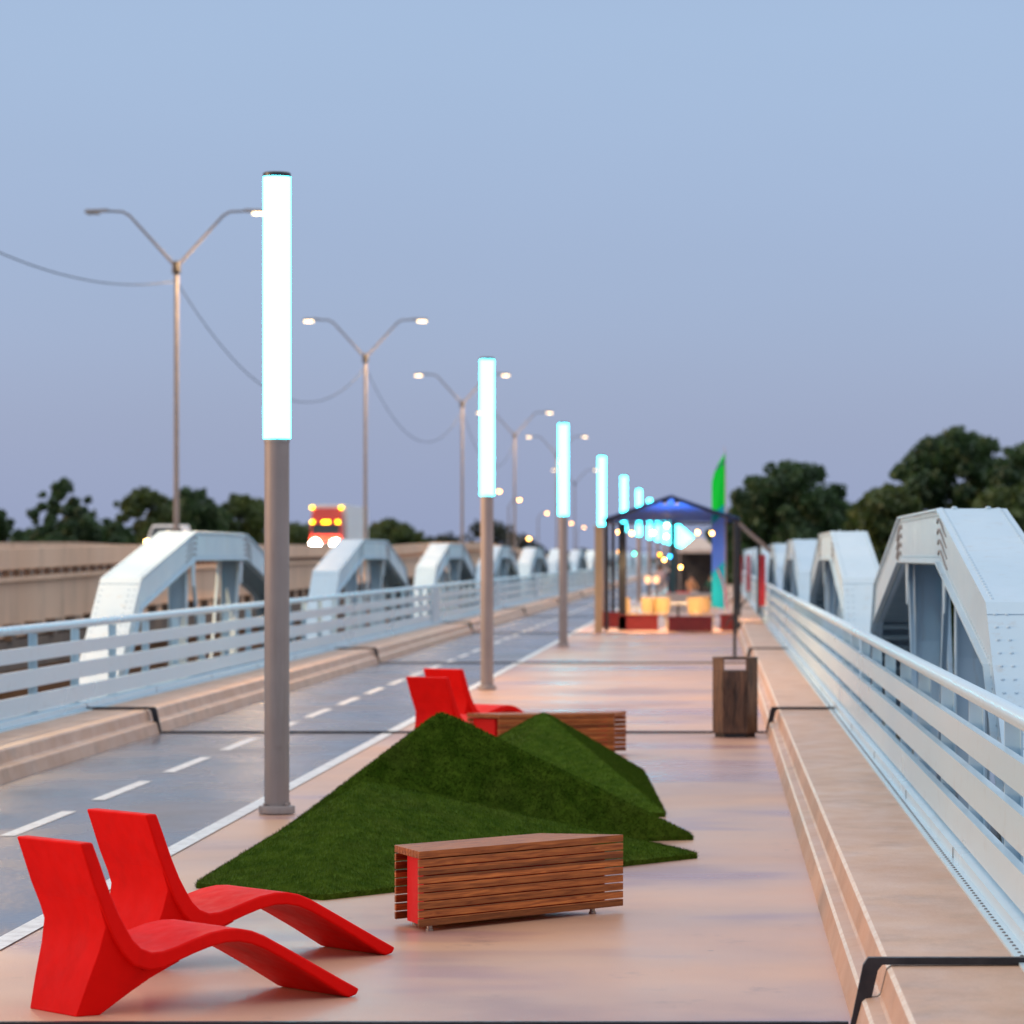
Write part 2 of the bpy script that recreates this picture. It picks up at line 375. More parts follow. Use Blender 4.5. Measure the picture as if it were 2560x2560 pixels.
# ------------------------------------------------------------------ railings
def railing(x, sg, label):
    t = thing('guard_railing', label, 'railing', (x, 0, .2852), 0, 'blue-white bridge railings')
    L0, L1 = 6.0, 560.0
    s = MB(); s.tube([(0,L0,1.022),(0,L1,1.022)], .05, 14); s.build('top_rail', M['rail'], t, smooth=True)
    for (z0, z1) in ((.115,.30),(.385,.575),(.67,.825)):
        s = MB(); o = sg
        # channel section slat: face plate with returned lips
        pr = [(0,z0),(0,z1),(.05*o,z1),(.05*o,z1-.014),(.012*o,z1-.014),(.012*o,z0+.014),(.05*o,z0+.014),(.05*o,z0)]
        poly = [(px-.03*o, L0, pz) for px, pz in pr]
        if sg > 0: poly = poly[::-1]
        s.extrude(poly, (0,L1-L0,0)); s.build('slat', M['rail'], t)
    s = MB(); s.box(-.15*sg, .05*sg, L0, L1, .0, .014)
    s.hexa([(-.075*sg,L0,.0145),(.05*sg,L0,.0145),(.05*sg,L1,.0145),(-.075*sg,L1,.0145)][::sg], [(-.072*sg,L0,.078),(.05*sg,L0,.098),(.05*sg,L1,.098),(-.072*sg,L1,.078)][::sg])
    s.cur = 1
    y = L0
    while y < 130:
        s.rivet((-.115*sg, y, .014), (0,0,1), .011); y += .16
    y = 47.3-5.86*7
    while y < 130:
        s.box(-.079*sg, -.0755*sg, y-.01, y+.01, .015, .079); y += 5.86
    s.build('base_plate', [M['rail'], M['slot']], t)
    y = 47.3 - 5.86*7; n = 0
    while y < 290:
        s = MB()
        s.box(-.003*sg+.022*sg, .10*sg, y-.012, y+.012, .0855, .96)
        s.box(.10*sg, .112*sg, y-.055, y+.055, .0, .99)
        s.build('post', M['rail'], t); y += 2.93; n += 1
    for yj in JOINTS[3:8]:
        s = MB(); s.box(-.055*sg, -.035*sg, yj-3.2, yj-.3, .0, .97); s.build('end_post', M['steel'], t)
    return t
railing(1.5, 1, 'pale blue slatted railing on the right kerb, running past the litter bin')
railing(-7.5, -1, 'pale blue slatted railing on the left kerb, beyond the cycle lane')

# ------------------------------------------------------------------ trusses
PATH = [(-12.3,.2),(-9.6,1.79),(-3.5,2.5),(3.5,2.5),(9.6,1.79),(12.3,.2)]
def offset(path, d):
    out = []
    n = len(path)
    for i, p in enumerate(path):
        segs = []
        if i > 0: segs.append(((p[0]-path[i-1][0]), (p[1]-path[i-1][1])))
        if i < n-1: segs.append(((path[i+1][0]-p[0]), (path[i+1][1]-p[1])))
        ns = []
        for dx, dz in segs:
            l = math.hypot(dx, dz); ns.append((dz/l, -dx/l))     # pointing down / inside
        if len(ns) == 1: m = ns[0]; k = 1
        else:
            m = (ns[0][0]+ns[1][0], ns[0][1]+ns[1][1]); l = math.hypot(*m); m = (m[0]/l, m[1]/l); k = 1/(m[0]*ns[0][0]+m[1]*ns[0][1])
        out.append((p[0]+m[0]*d*k, p[1]+m[1]*d*k))
    return out
def strip(mb, sg, outer, inner, x0, x1):
    """band between two poly-lines in the y-z plane, thickness x0..x1"""
    for i in range(len(outer)-1):
        q = [inner[i], inner[i+1], outer[i+1], outer[i]]
        a = [(sg*x0, p[0], p[1]) for p in q]; c = [(sg*x1, p[0], p[1]) for p in q]
        n = mb.add(a); m = mb.add(c)
        last = (i == len(outer)-2)
        fl = [(n,n+1,n+2,n+3),(m+3,m+2,m+1,m),(n,m,m+1,n+1),(n+2,m+2,m+3,n+3)]
        if i == 0: fl.append((n+3,m+3,m,n))
        if last: fl.append((n+1,m+1,m+2,n+2))
        for q_ in fl:
            mb.face(*(q_ if sg < 0 else q_[::-1]))
def truss(sg, label):
    t = thing('bow_truss', label, 'truss', (0,0,0), 0, 'pony truss arches along the bridge')
    W = .52
    o0 = offset(PATH, .0); o1 = offset(PATH, .018); o2 = offset(PATH, .44); o3 = offset(PATH, .458)
    s = MB(); strip(s, sg, o1, o2, 0, .022)
    oa = offset(PATH, .055); ob = offset(PATH, .40)
    for ln in (oa, ob):
        for i in range(len(ln)-1):
            a, c = Vector((0,*ln[i])), Vector((0,*ln[i+1])); nn = int((c-a).length/.15)
            for k in range(nn):
                p = a+(c-a)*((k+.5)/nn)
                if p.z > .4: s.rivet((0, p.y, p.z), (-sg,0,0), .015)
    s.build('inner_web', M['steel'], t)
    s = MB(); strip(s, sg, o1, o2, W-.022, W); s.build('outer_web', M['steel'], t)
    s = MB(); strip(s, sg, o0, o1, -.035, W+.035)
    # rivets along the cover plate and a seam plate at the knuckles
    for i in range(len(PATH)-1):
        a, c = Vector((0,*PATH[i])), Vector((0,*PATH[i+1])); l = (c-a).length; nn = int(l/.16)
        nrm = Vector((0, -(c.z-a.z), (c.y-a.y)))
        for k in range(1, nn):
            p = a + (c-a)*(k/nn)
            for xx in (.02, W-.02): s.rivet((sg*xx, p.y, p.z), nrm, .017)
            if i in (0, 4) and p.z > .3:
                s.rivet((sg*.10, p.y, p.z), nrm, .017)
    for yk in (-3.5,-1.2,1.2,3.5): s.rivet((sg*.12, yk, 2.5), (0,0,1), .03); s.rivet((sg*.40, yk, 2.5), (0,0,1), .03)
    for e in (1,-1):
        a, c = Vector((0,e*9.6,1.79)), Vector((0,e*12.3,.2)); d = (c-a).normalized(); nr = Vector((0,-d.z,d.y))*(1 if e < 0 else 1)
        if nr.z < 0: nr = -nr
        p0 = a+d*.16; s.bar((sg*-.035, *(p0+nr*.003).yz), (sg*(W+.035), *(p0+nr*.003).yz), .012, .006, side=d)
    s.build('cover_plate', M['steel'], t)
    s = MB(); strip(s, sg, o2, o3, -.045, .075); strip(s, sg, o2, o3, W-.075, W+.045); s.build('bottom_flange', M['steel'], t)
    # lacing bars and their rivets
    s = MB(); s2 = MB()
    for i in range(len(o3)-1):
        a, c = Vector((0,*o3[i])), Vector((0,*o3[i+1])); l = (c-a).length; nn = int(l/.24); d = (c-a).normalized()
        for k in range(nn):
            p = a + (c-a)*((k+.5)/nn)
            s.bar((sg*.06, p.y, p.z), (sg*(W-.06), p.y, p.z), .075, .014, side=d)
            nrm = Vector((0, d.z, -d.y))
            s.rivet((sg*.0, p.y, p.z), nrm, .02); s.rivet((sg*.0, p.y+d.y*.12, p.z+d.z*.12), nrm, .02)
    s.build('lacing', M['steel_d'], t)
    # curved slots at the top corners, their shade laid on as dark tubes
    for e in (-1, 1):
        for k in range(4):
            z0 = 2.41-.088*k; y0 = e*(3.30+.05*k); x = -.004*sg
            s = MB(); s.tube([(x,y0-e*.12,z0-.03),(x,y0,z0),(x,y0+e*.2,z0-.005),(x,y0+e*.55,z0-.055),(x,y0+e*.85,z0-.115),(x,y0+e*1.1,z0-.15)], [.010,.012,.012,.011,.009,.006], 6)
            s.build('slot_shade', M['slot'], t)
    # verticals and diagonals in the panels
    for yv in (-3.4,3.4):
        zt = np.interp(yv, [p[0] for p in o3], [p[1] for p in o3])
        s = MB(); s.box(sg*.14, sg*.40, yv-.008, yv+.008, -1.0, zt+.30)
        s.box(sg*.13, sg*.1425, yv-.12, yv+.12, -1.0, zt+.30); s.box(sg*.4025, sg*.415, yv-.12, yv+.12, -1.0, zt+.30)
        s.hexa([(sg*.145,yv-.26,-1.0),(sg*.395,yv-.26,-1.0),(sg*.395,yv-.0085,-1.0),(sg*.145,yv-.0085,-1.0)][::sg], [(sg*.145,yv-.03,1.25),(sg*.395,yv-.03,1.25),(sg*.395,yv-.0085,1.25),(sg*.145,yv-.0085,1.25)][::sg])
        s.build('vertical', M['steel'], t)
    for e in (-1, 1):
        for (ya, yb) in ((3.25, 1.5),):
            za = float(np.interp(e*ya, [p[0] for p in o3], [p[1] for p in o3]))
            s = MB()
            for xx in (.06,.42):
                s.bar((sg*xx, e*ya, za+.05), (sg*xx, e*yb, -.6), .09, .012, side=(0,1,0))
                s.bar((sg*(xx+.02), e*ya, za+.05), (sg*(xx+.02), e*yb, -.6), .05, .012, side=(1,0,0))
            # gusset plate
            q = [(e*(ya-.28), za+.04),(e*(ya+.28), za+.04),(e*(ya+.06), za-.42),(e*(ya-.14), za-.42)]
            if e < 0: q = q[::-1]
            poly = [(sg*.045, p[0], p[1]) for p in q]; 
            if sg > 0: poly = poly[::-1]
            s.extrude(poly, (sg*.012,0,0))
            s.build('diagonal', M['steel'], t)
    s = MB(); s.box(0, sg*.03, -13.6, 13.6, -1.25, -.55); s.box(sg*(W-.03), sg*W, -13.6, 13.6, -1.25, -.55)
    s.build('bottom_chord', M['steel'], t)
    return t
LR = ['big pale blue truss arch right of the railing, nearest at the right edge',
      'pale blue truss arch behind the nearest right-hand one, second on the right',
      'third pale blue truss arch on the right, half hidden by the second',
      'fourth truss arch on the right, creamy pale side']
LL = ['pale blue truss arch beyond the left railing, mostly out of frame at the left edge',
      'large pale blue truss arch beyond the left railing, left of the nearest light post',
      'pale blue truss arch in front of the truck, right of the nearest light post',
      'pale blue truss arch just left of the second light post',
      'pale blue truss arch just right of the second light post',
      'small pale blue truss arch left of the third light post']
XT = {1: 1.88, -1: -8.3}
for sg, LB in ((1, LR), (-1, LL)):
    first = None
    for k in range(0, 16):
        yc = 36.8 + P*k
        lab = LB[k] if k < len(LB) else ('one of the far truss arches merging into a row on the %s side' % ('right' if sg > 0 else 'left'))
        if first is None:
            first = truss(sg, lab); first.location = (XT[sg], yc, 0)
        else: dup(first, (XT[sg], yc, 0), None, lab)
        if k == 0 and sg < 0: first.location.y -= 2.5

# ------------------------------------------------------------------ light posts
def light_post(label):
    t = thing('light_post', label, 'light post', (0,0,0), 0, 'row of light posts with glowing tubes')
    s = MB(); s.lathe([(.102,.05),(.102,3.06)], 32); s.build('shaft', M['shaft'], t, smooth=True)
    s = MB(); s.lathe([(.148,.0085),(.148,.06),(.142,.068),(.1025,.069)], 32); 
    for k in range(4):
        a = PI/4+k*PI/2; s.lathe([(.014,.0685),(.014,.09),(.008,.095)], 8, (.125*math.cos(a), .125*math.sin(a), 0))
    s.build('base_flange', M['shaft'], t, smooth=True)
    s = MB(); s.lathe([(.111,3.062),(.112,3.075),(.112,5.195)], 32); s.build('lamp_tube', M['tube'], t, smooth=True)
    s = MB(); s.lathe([(.114,5.196),(.114,5.225),(.1,5.235)], 32); s.build('top_cap', M['cap'], t, smooth=True)
    s = MB(); s.lathe([(.106,3.03),(.106,3.0605)], 32); s.build('collar', M['shaft'], t, smooth=True)
    s = MB(); n_ = 6
    for k in range(n_):
        a0 = -PI/2+.25+(k-n_/2)*.11; a1 = a0+.11; q = lambda a, r, z: (r*math.cos(a), r*math.sin(a), z)
        s.hexa([q(a0,.1005,.55),q(a1,.1005,.55),q(a1,.1065,.55),q(a0,.1065,.55)][::-1], [q(a0,.1005,.80),q(a1,.1005,.80),q(a1,.1065,.80),q(a0,.1065,.80)][::-1])
    s.build('access_door', M['shaft'], t)
    return t
LP = ['tall grey light post with glowing cyan tube, nearest, by the front turf mound',
      'grey light post with glowing tube behind the rear red loungers, second of the row',
      'grey light post with glowing tube standing left of the canopy, third of the row',
      'light post with glowing tube just touching the left edge of the canopy roof',
      'light post whose glowing tube rises above the left slope of the canopy',
      'light post with short glowing tube visible over the canopy roof, sixth of the row',
      'light post with only the tip of its glowing tube above the canopy roof']
first = light_post(LP[0])
PX = [(-3.57,32.6),(-3.58,62.9),(-3.53,93.3)]
for k in range(3, 27): PX.append((-3.49 if k < 8 else -3.46, 93.3+30.45*(k-2)))
for k, (x, y) in enumerate(PX):
    lab = LP[k] if k < len(LP) else 'far light post with cyan glowing tube seen through the canopy frame'
    if k == 0: first.location = (x, y, 0)
    else: dup(first, (x, y, 0), None, lab)

# ------------------------------------------------------------------ loungers
def lounger(label):
    t = thing('chaise_lounger', label, 'lounger', (0,0,0), 0, 'red chaise loungers')
    up = [(-.085,.80),(-.045,.70),(.005,.57),(.05,.47),(.09,.40),(.127,.343),(.17,.303),(.225,.281),(.29,.284),(.36,.302),(.44,.328),(.53,.353),(.62,.366),(.69,.364),(.76,.350),(.83,.322),(.95,.258),(1.1,.176),(1.25,.094),(1.355,.038)]
    lo = [(1.34,.010),(1.30,.0),(1.27,.010),(1.1,.112),(.95,.196),(.84,.254),(.76,.287),(.69,.301),(.62,.302),(.53,.285),(.44,.258),(.36,.230),(.29,.205),(.21,.198),(.13,.225),(.07,.285),(.02,.36),(-.03,.48),(-.075,.585),(-.115,.70),(-.150,.797)]
    s = MB(); poly = [(u, 0, h) for u, h in up+lo]
    Wd = .61
    s.extrude(poly, (0,Wd,0))
    s.build('seat_shell', M['red'], t, bevel=.010, smooth=True, seg=3, angle=50)
    # moulded base: flush with the shell at the top, drawn in towards the floor
    pb = [(-.062,.565),(.10,.30),(.20,.20),(.33,.208),(.40,.228),(.33,.196),(.245,.155),(.15,.098),(.07,.046),(0,.0),(-.125,.0),(-.085,.14),(-.035,.30),(-.012,.41)]
    ins = lambda h: .010 + .075*max(0,1-h/.45)**1.2
    a = [(u, ins(h), h) for u, h in pb]; c = [(u, Wd-ins(h), h) for u, h in pb]
    s = MB(); n = s.add(a); m = s.add(c); k = len(pb)
    s.face(*[n+i for i in range(k)]); s.face(*[m+i for i in reversed(range(k))])
    for i in range(k):
        j = (i+1) % k; s.face(n+j, n+i, m+i, m+j)
    s.build('base', M['red'], t, bevel=.012, smooth=True, seg=2, angle=30)
    return t
ang = math.atan2(.616,.788)
lg = lounger('red moulded chaise lounger nearest the camera, front of the near pair')
lg.location = (-2.76, 18.23, .0); lg.rotation_euler = (0,0,ang)
dup(lg, (-2.75, 20.24, 0), ang, 'red moulded chaise lounger of the near pair, the one beside the front turf mound')
dup(lg, (-2.80, 43.06, 0), R(48), 'far red chaise lounger behind the turf mounds, left of its pair')
dup(lg, (-2.84, 46.2, 0), R(48), 'farthest red chaise lounger, behind the far pair\'s left one, near the second light post')

# ------------------------------------------------------------------ slatted benches
def bench(label, ra=.05, rb=.12):
    """trapezoid bench, local x along the long side (y=0), y to the short side"""
    t = thing('slatted_bench', label, 'bench', (0,0,0), 0, 'slatted wooden benches')
    L = 1.76; Wd = .46; inA = .285; inB = .22; Ht = .455; zb = .034
    xa = lambda y: inA*y/Wd; xb = lambda y: L-inB*y/Wd
    th = .028; gap = .0062; n = 9; sh = (Ht-zb-gap*(n-1))/n
    s = MB()
    for k in range(n-1):                       # front and back slats
        z0 = zb+k*(sh+gap); z1 = z0+sh
        s.hexa([(xa(0),0,z0),(xb(0),0,z0),(xb(th),th,z0),(xa(th),th,z0)], [(xa(0),0,z1),(xb(0),0,z1),(xb(th),th,z1),(xa(th),th,z1)])
    s.build('front_slats', M['wood'], t, bevel=.003)
    s = MB()
    for k in range(n-1):
        z0 = zb+k*(sh+gap); z1 = z0+sh; y0, y1 = Wd-th, Wd
        s.hexa([(xa(y0),y0,z0),(xb(y0),y0,z0),(xb(y1),y1,z0),(xa(y1),y1,z0)], [(xa(y0),y0,z1),(xb(y0),y0,z1),(xb(y1),y1,z1),(xa(y1),y1,z1)])
    s.build('back_slats', M['wood'], t, bevel=.003)
    s = MB(); nt = 9; tw = (Wd-gap*.6*(nt-1))/nt
    z0 = zb+(n-1)*(sh+gap)
    for k in range(nt):
        y0 = k*(tw+gap*.6); y1 = y0+tw
        s.hexa([(xa(y0),y0,z0),(xb(y0),y0,z0),(xb(y1),y1,z0),(xa(y1),y1,z0)], [(xa(y0),y0,Ht),(xb(y0),y0,Ht),(xb(y1),y1,Ht),(xa(y1),y1,Ht)])
    s.build('top_slats', M['wood'], t, bevel=.003)
    # red box inside, its ends set back from the slat ends
    s = MB(); y0, y1 = th+.002, Wd-th-.10; 
    s.hexa([(xa(y0)+ra,y0,zb),(xb(y0)-rb,y0,zb),(xb(y1)-rb,y1,zb),(xa(y1)+ra,y1,zb)], [(xa(y0)+ra,y0,z0-.012),(xb(y0)-rb,y0,z0-.012),(xb(y1)-rb,y1,z0-.012),(xa(y1)+ra,y1,z0-.012)])
    s.build('red_core', M['redpanel'], t)
    for (x, y) in ((.16,.07),(L-.2,.07),(.40,Wd-.06),(L-.40,Wd-.06)):
        s = MB(); s.lathe([(.022,0),(.022,.010),(.016,.012),(.016,.04)], 14, (x,y,0)); s.build('foot', M['foot'], t, smooth=True)
    return t
bn = bench('slatted wooden bench with red core, in front of the turf mounds')
bn.location = (-1.647, 22.28, 0); bn.rotation_euler = (0,0,math.atan2(1.37,1.11))
# rear bench: the same turned round so that its short side faces us
a2 = math.atan2(.55,1.55)
b2 = bench('slatted wooden bench behind the turf mounds, in front of the far red loungers', .20, .05)
b2.location = (-.94, 42.55, 0); b2.rotation_euler = (0,0,a2+PI)

# ------------------------------------------------------------------ turf mounds
def mound(name, label, tris, seed, dens=15000, pile=1.0):
    t_ = []
    V = []; Fc = []
    g = np.random.default_rng(seed)
    verts = []; quads = []
    nb = 0
    pieces_v = []; pieces_f = []
    for (a, b_, c) in tris:
        a, b_, c = map(np.array, (a, b_, c))
        n = np.cross(b_-a, c-a); area = np.linalg.norm(n)/2; n = n/np.linalg.norm(n)
        if n[2] < 0: n = -n
        k = int(area*dens)
        r1 = np.sqrt(g.random(k)); r2 = g.random(k)
        p = (1-r1)[:,None]*a + (r1*(1-r2))[:,None]*b_ + (r1*r2)[:,None]*c
        # gentle swell of the facet so edges are soft
        tg = np.array([0,0,-1.0]) - n*(-n[2]); tg = tg/(np.linalg.norm(tg)+1e-9)      # pile combed downhill
        d = g.normal(0, .30, (k,3)) + n*.70 + tg*.75*pile; d /= np.linalg.norm(d, axis=1)[:,None]
        h = g.uniform(.012,.028, k)
        s = np.cross(n+g.normal(0,.35,(k,3)), d); s /= np.linalg.norm(s, axis=1)[:,None]
        w = g.uniform(.0016,.0032,k)
        v0 = p - s*w[:,None]; v1 = p + s*w[:,None]; v2 = p + d*h[:,None] + g.normal(0,.004,(k,3))
        pieces_v.append(np.stack([v0,v1,v2],1).reshape(-1,3)); 
    pv = np.concatenate(pieces_v); k = len(pv)//3
    base_v = []; base_f = []
    for tr in tris:
        i = len(base_v); base_v += [tuple(q) for q in tr]; base_f.append((i,i+1,i+2))
    allv = np.concatenate([np.array(base_v), pv]); allf = np.concatenate([np.array(base_f), np.arange(3*k).reshape(-1,3)+len(base_v)])
    o = raw_mesh(name, allv, allf, M['turf'], None, 3)
    return tag(o, label, 'turf mound', 'artificial turf mounds')
def hill(peak, base, mids=()):
    """fan of facets from the peak to each base edge, with rounded top: the fan is split so that the peak is softened"""
    tr = []
    pk = np.array(peak, float)
    n = len(base)
    sp = .93
    ring = [pk*sp + np.array(q)*(1-sp) for q in base]
    top = pk.copy(); top[2] -= .012
    for i in range(n):
        j = (i+1) % n
        tr.append((top, ring[i], ring[j]))
        a, c = np.array(base[i], float), np.array(base[j], float)
        tr.append((ring[i], a, c)); tr.append((ring[i], c, ring[j]))
        a2_, c2_ = a.copy(), c.copy(); a2_[2] = 0; c2_[2] = 0
        if a[2] > 0 or c[2] > 0:
            tr.append((a, a2_, c2_)); tr.append((a, c2_, c))
    return tr
E = .035
mound('turf_mound', 'low front turf mound behind the wooden bench, its ridge sloping right',
      hill((-2.42,27.6,.555), [(-3.28,25.3,E),(-2.39,24.4,E),(-.12,27.8,E),(-.9,29.6,E),(-3.0,29.8,E)]), 1, 15000, -1.0)
mound('turf_mound', 'tallest dark green turf mound, in the middle of the three',
      hill((-2.00,29.22,.969), [(-3.22,28.3,E),(-.16,29.6,E),(-1.1,32.6,E),(-2.9,32.6,E)]), 2, 15000, .0)
mound('turf_mound', 'rear turf mound in front of the far bench, its right edge falling to the deck',
      hill((-1.54,36.0,.70), [(-2.75,34.2,E),(-1.9,32.6,E),(-.40,32.2,E),(-.69,38.6,E),(-2.5,38.6,E)]), 3, 12000, -1.0)

# ------------------------------------------------------------------ litter bin
t = thing('litter_bin', 'dark brown carved litter bin with a see-through opening, beside the right kerb', 'litter bin', (.24, 46.55, 0))
def octa(h, c): return [(h-c,-h),(h,-h+c),(h,h-c),(h-c,h),(-h+c,h),(-h,h-c),(-h,-h+c),(-h+c,-h)]
def ring(mb, z0, z1, ho, co, hi, ci):
    o = octa(ho,co); i_ = octa(hi,ci)
    for k in range(8):
        j = (k+1) % 8
        mb.hexa([(*o[k],z0),(*o[j],z0),(*i_[j],z0),(*i_[k],z0)], [(*o[k],z1),(*o[j],z1),(*i_[j],z1),(*i_[k],z1)])
s = MB(); ring(s, .05, .772, .262,.12, .235,.11); s.build('body', M['bin'], t, bevel=.006)
s = MB(); ring(s, .905, .93, .266,.12, .225,.105); s.build('lid_ring', M['bin'], t, bevel=.004)
for k in range(4):
    a = PI/2*k; s = MB(); c_, s_ = math.cos(a), math.sin(a)
    pts = [(.14,-.262),(.262,-.14),(.262,-.142+.0),(.236,-.125),(.125,-.236)]
    pts = [(.14,-.262),(.262,-.14),(.238,-.126),(.126,-.238)]
    q = [(x*c_-y*s_, x*s_+y*c_) for x, y in pts]
    s.hexa([(x,y,.773) for x, y in q], [(x,y,.904) for x, y in q]); s.build('corner_post', M['bin'], t)
s = MB(); o = octa(.235,.11); s.hexa([(x,y,0) for x, y in o], [(x,y,.049) for x, y in o]); s.build('plinth', M['dark'], t)
s = MB(); i_ = octa(.232,.108); s.hexa([(x,y,.08) for x, y in i_], [(x,y,.70) for x, y in i_]); s.build('liner', M['dark'], t)
s = MB()
rr = random.Random(5)
for k in range(13):                       # carved reeds on the front
    x0 = -.13+.022*k; x1 = x0+rr.uniform(-.05,.05); 
    s.bar((x0,-.264,.10+rr.uniform(0,.05)), (max(-.135,min(.135,x1)),-.264,.55+rr.uniform(0,.15)), .008, .012, side=(1,0,0))
s.build('carved_reeds', M['bin'], t)
# black pole with two side arms
t = thing('forked_pole', 'thin black pole with two short side arms, rising behind the litter bin', 'pole', (.42, 82.9, 0))
s = MB(); s.tube([(0,0,.03),(0,0,2.80)], .033, 12); s.build('pole', M['dark'], t, smooth=True)
s = MB(); s.lathe([(.2,.003),(.2,.02),(.05,.035)], 20); s.build('base_plate', M['dark'], t, smooth=True)
s = MB(); s.tube([(0,0,.86),(.15,0,1.10),(.23,0,1.2)], .024, 8); s.build('side_arm', M['dark'], t)
s = MB(); s.tube([(0,0,.88),(-.12,0,.78),(-.2,0,.62)], .018, 8); s.build('side_arm', M['dark'], t)

# ------------------------------------------------------------------ canopy and its furniture
GY = 112.0; GD = 7.0; gx0, gx1 = -3.02, .62
t = thing('gable_canopy', 'open canopy with blue fabric roof and dark frame over the cafe tables', 'canopy', (0, GY, 0))
he, hp = 3.08, 3.74; xm = -1.22
s = MB()
for (x, y) in ((gx0,0),(gx1,0),(gx0,GD),(gx1,GD)):
    s = MB(); s.box(x-.055,x+.055,y-.055,y+.055,.02,he); s.build('leg', M['dark'], t)
s = MB(); s.box(gx0+.30,gx0+.52,1.0,1.2,.02,he-.05); s.build('speaker_column', M['dark'], t)
def beam(p, q, w=.09):
    s.bar(p, q, w, w, side=(0,1,0))
s = MB(); beam((gx0-.08,0,he+.02),(xm,0,hp+.02)); beam((xm,0,hp+.02),(gx1+.08,0,he+.02))
s.bar((gx0,0,he),(gx0,GD,he),.09,.09); s.bar((gx1,0,he),(gx1,GD,he),.09,.09); s.bar((gx0+.06,GD,he),(gx1-.06,GD,he),.07,.07,side=(0,1,0))
s.build('roof_frame', M['dark'], t)
def panel(pts, th=.02):
    s = MB(); n = Vector(pts[1])-Vector(pts[0]); m = Vector(pts[2])-Vector(pts[0]); nn = n.cross(m).normalized()*th
    s.extrude(pts, nn); return s
z = .07
rg = (xm, GD*.45, hp+z)
for nm, pts in (('roof_panel', [(gx0-.08,-.05,he+z),(xm,-.05,hp+z),rg,(gx0-.08,GD,he+z)]),
                ('roof_panel', [(xm,-.05,hp+z),(gx1+.08,-.05,he+z),(gx1+.08,GD,he+z),rg]),
                ('roof_panel', [(gx0-.08,GD,he+z-.01),rg,(gx1+.08,GD,he+z-.01)])):
    panel(pts).build(nm, M['blue'], t)
s = MB()
for dx in (-.16,.16):
    s.lathe([(.06,0),(.08,.09),(.03,.12)], 12, (xm+dx,.15,hp-.16))
s.build('spot_fixture', M['dark'], t)
s = MB()
for dx in (-.16,.16): s.lathe([(.001,-.004),(.055,-.003),(.055,-.001)], 12, (xm+dx,.15,hp-.16))
s.build('spot_lens', M['sod'], t)
s = MB(); s.box(-.12,.12,-.12,.12,.04,3.6); s.box(-.2,.2,-.2,.2,.0,.039)
tag(s.build('column', mat('teal_column', (.015,.05,.06), .5), None, loc=(-1.66,160,0)), 'tall dark teal column behind the canopy, left of the far tent', 'column')
# timber post left of the canopy
s = MB(); s.box(-3.34,-3.13,111.4,111.62,.0,2.9); s.box(-3.36,-3.11,111.38,111.64,2.9,2.96)
tag(s.build('timber_post', noisy('warm_timber', (.42,.27,.14), (.5,.34,.19), 3, (.5,.7), stretch=(6,6,.5)), bevel=.006), 'pale timber post at the left front corner of the canopy', 'post')
# shade roof falling to the right
t = thing('shade_roof', 'slatted dark shade roof sloping down to the right railing behind the canopy', 'shade roof', (0, 122, 0))
s = MB(); s.bar((.75,0,3.12),(1.75,0,2.25),.09,.08,side=(0,1,0)); s.bar((.75,5,3.12),(1.75,5,2.25),.09,.08,side=(0,1,0))
s.bar((.72,0,3.16),(.72,5,3.16),.08,.08); s.build('rafter', M['galv'], t)
s = MB()
for k in range(7):
    f = k/6; s.bar((.8+.9*f,-.1,3.13-.78*f),(.8+.9*f,5.1,3.13-.78*f),.115,.02,side=(1,0,-.87))
s.build('roof_slats', M['slatroof'], t)
for (x, y, h) in ((.78,0,3.08),(.78,5,3.08),(1.38,0,2.56),(1.38,5,2.56)):
    s = MB(); s.box(x-.03,x+.03,y-.03,y+.03,.0 if x < 1 else .2855,h-.06); s.build('post', M['dark'], t)
# planters
def planter(x0, x1, y, h, label, dp=.55):
    t = thing('planter_box', label, 'planter', ((x0+x1)/2, y, 0), 0, 'oxblood planter boxes along the canopy front')
    w = (x1-x0)/2; tk = .03
    s = MB(); s.box(-w,w,0,tk,.02,h); s.box(-w,w,dp-tk,dp,.02,h); s.box(-w,-w+tk,tk,dp-tk,.02,h); s.box(w-tk,w,tk,dp-tk,.02,h); s.box(-w+tk,w-tk,tk,dp-tk,.02,.05)
    for k in range(1,4): s.box(-w+2*w*k/4-.008,-w+2*w*k/4+.008,-.008,-.0005,.03,h-.02)
    s.box(-w-.02,w+.02,-.02,tk,h+.002,h+.03); s.box(-w-.02,w+.02,dp-tk,dp+.02,h+.002,h+.03)
    s.build('box', M['planter'], t)
    s = MB(); s.box(-w+tk+.001,w-tk-.001,tk+.001,dp-tk-.001,.06,h-.05); s.build('soil', M['soil'], t)
    return t
planter(-3.35,-2.55,117.0,.45,'dark red planter box at the far left of the canopy front')
planter(-2.70,-1.60,113.0,.42,'long dark red planter box left of the canopy entrance')
planter(-1.286,-.06,110.4,.42,'long dark red planter box right of the canopy entrance')
planter(.16,.56,112.2,.45,'short dark red planter box by the right kerb, behind the black pole')
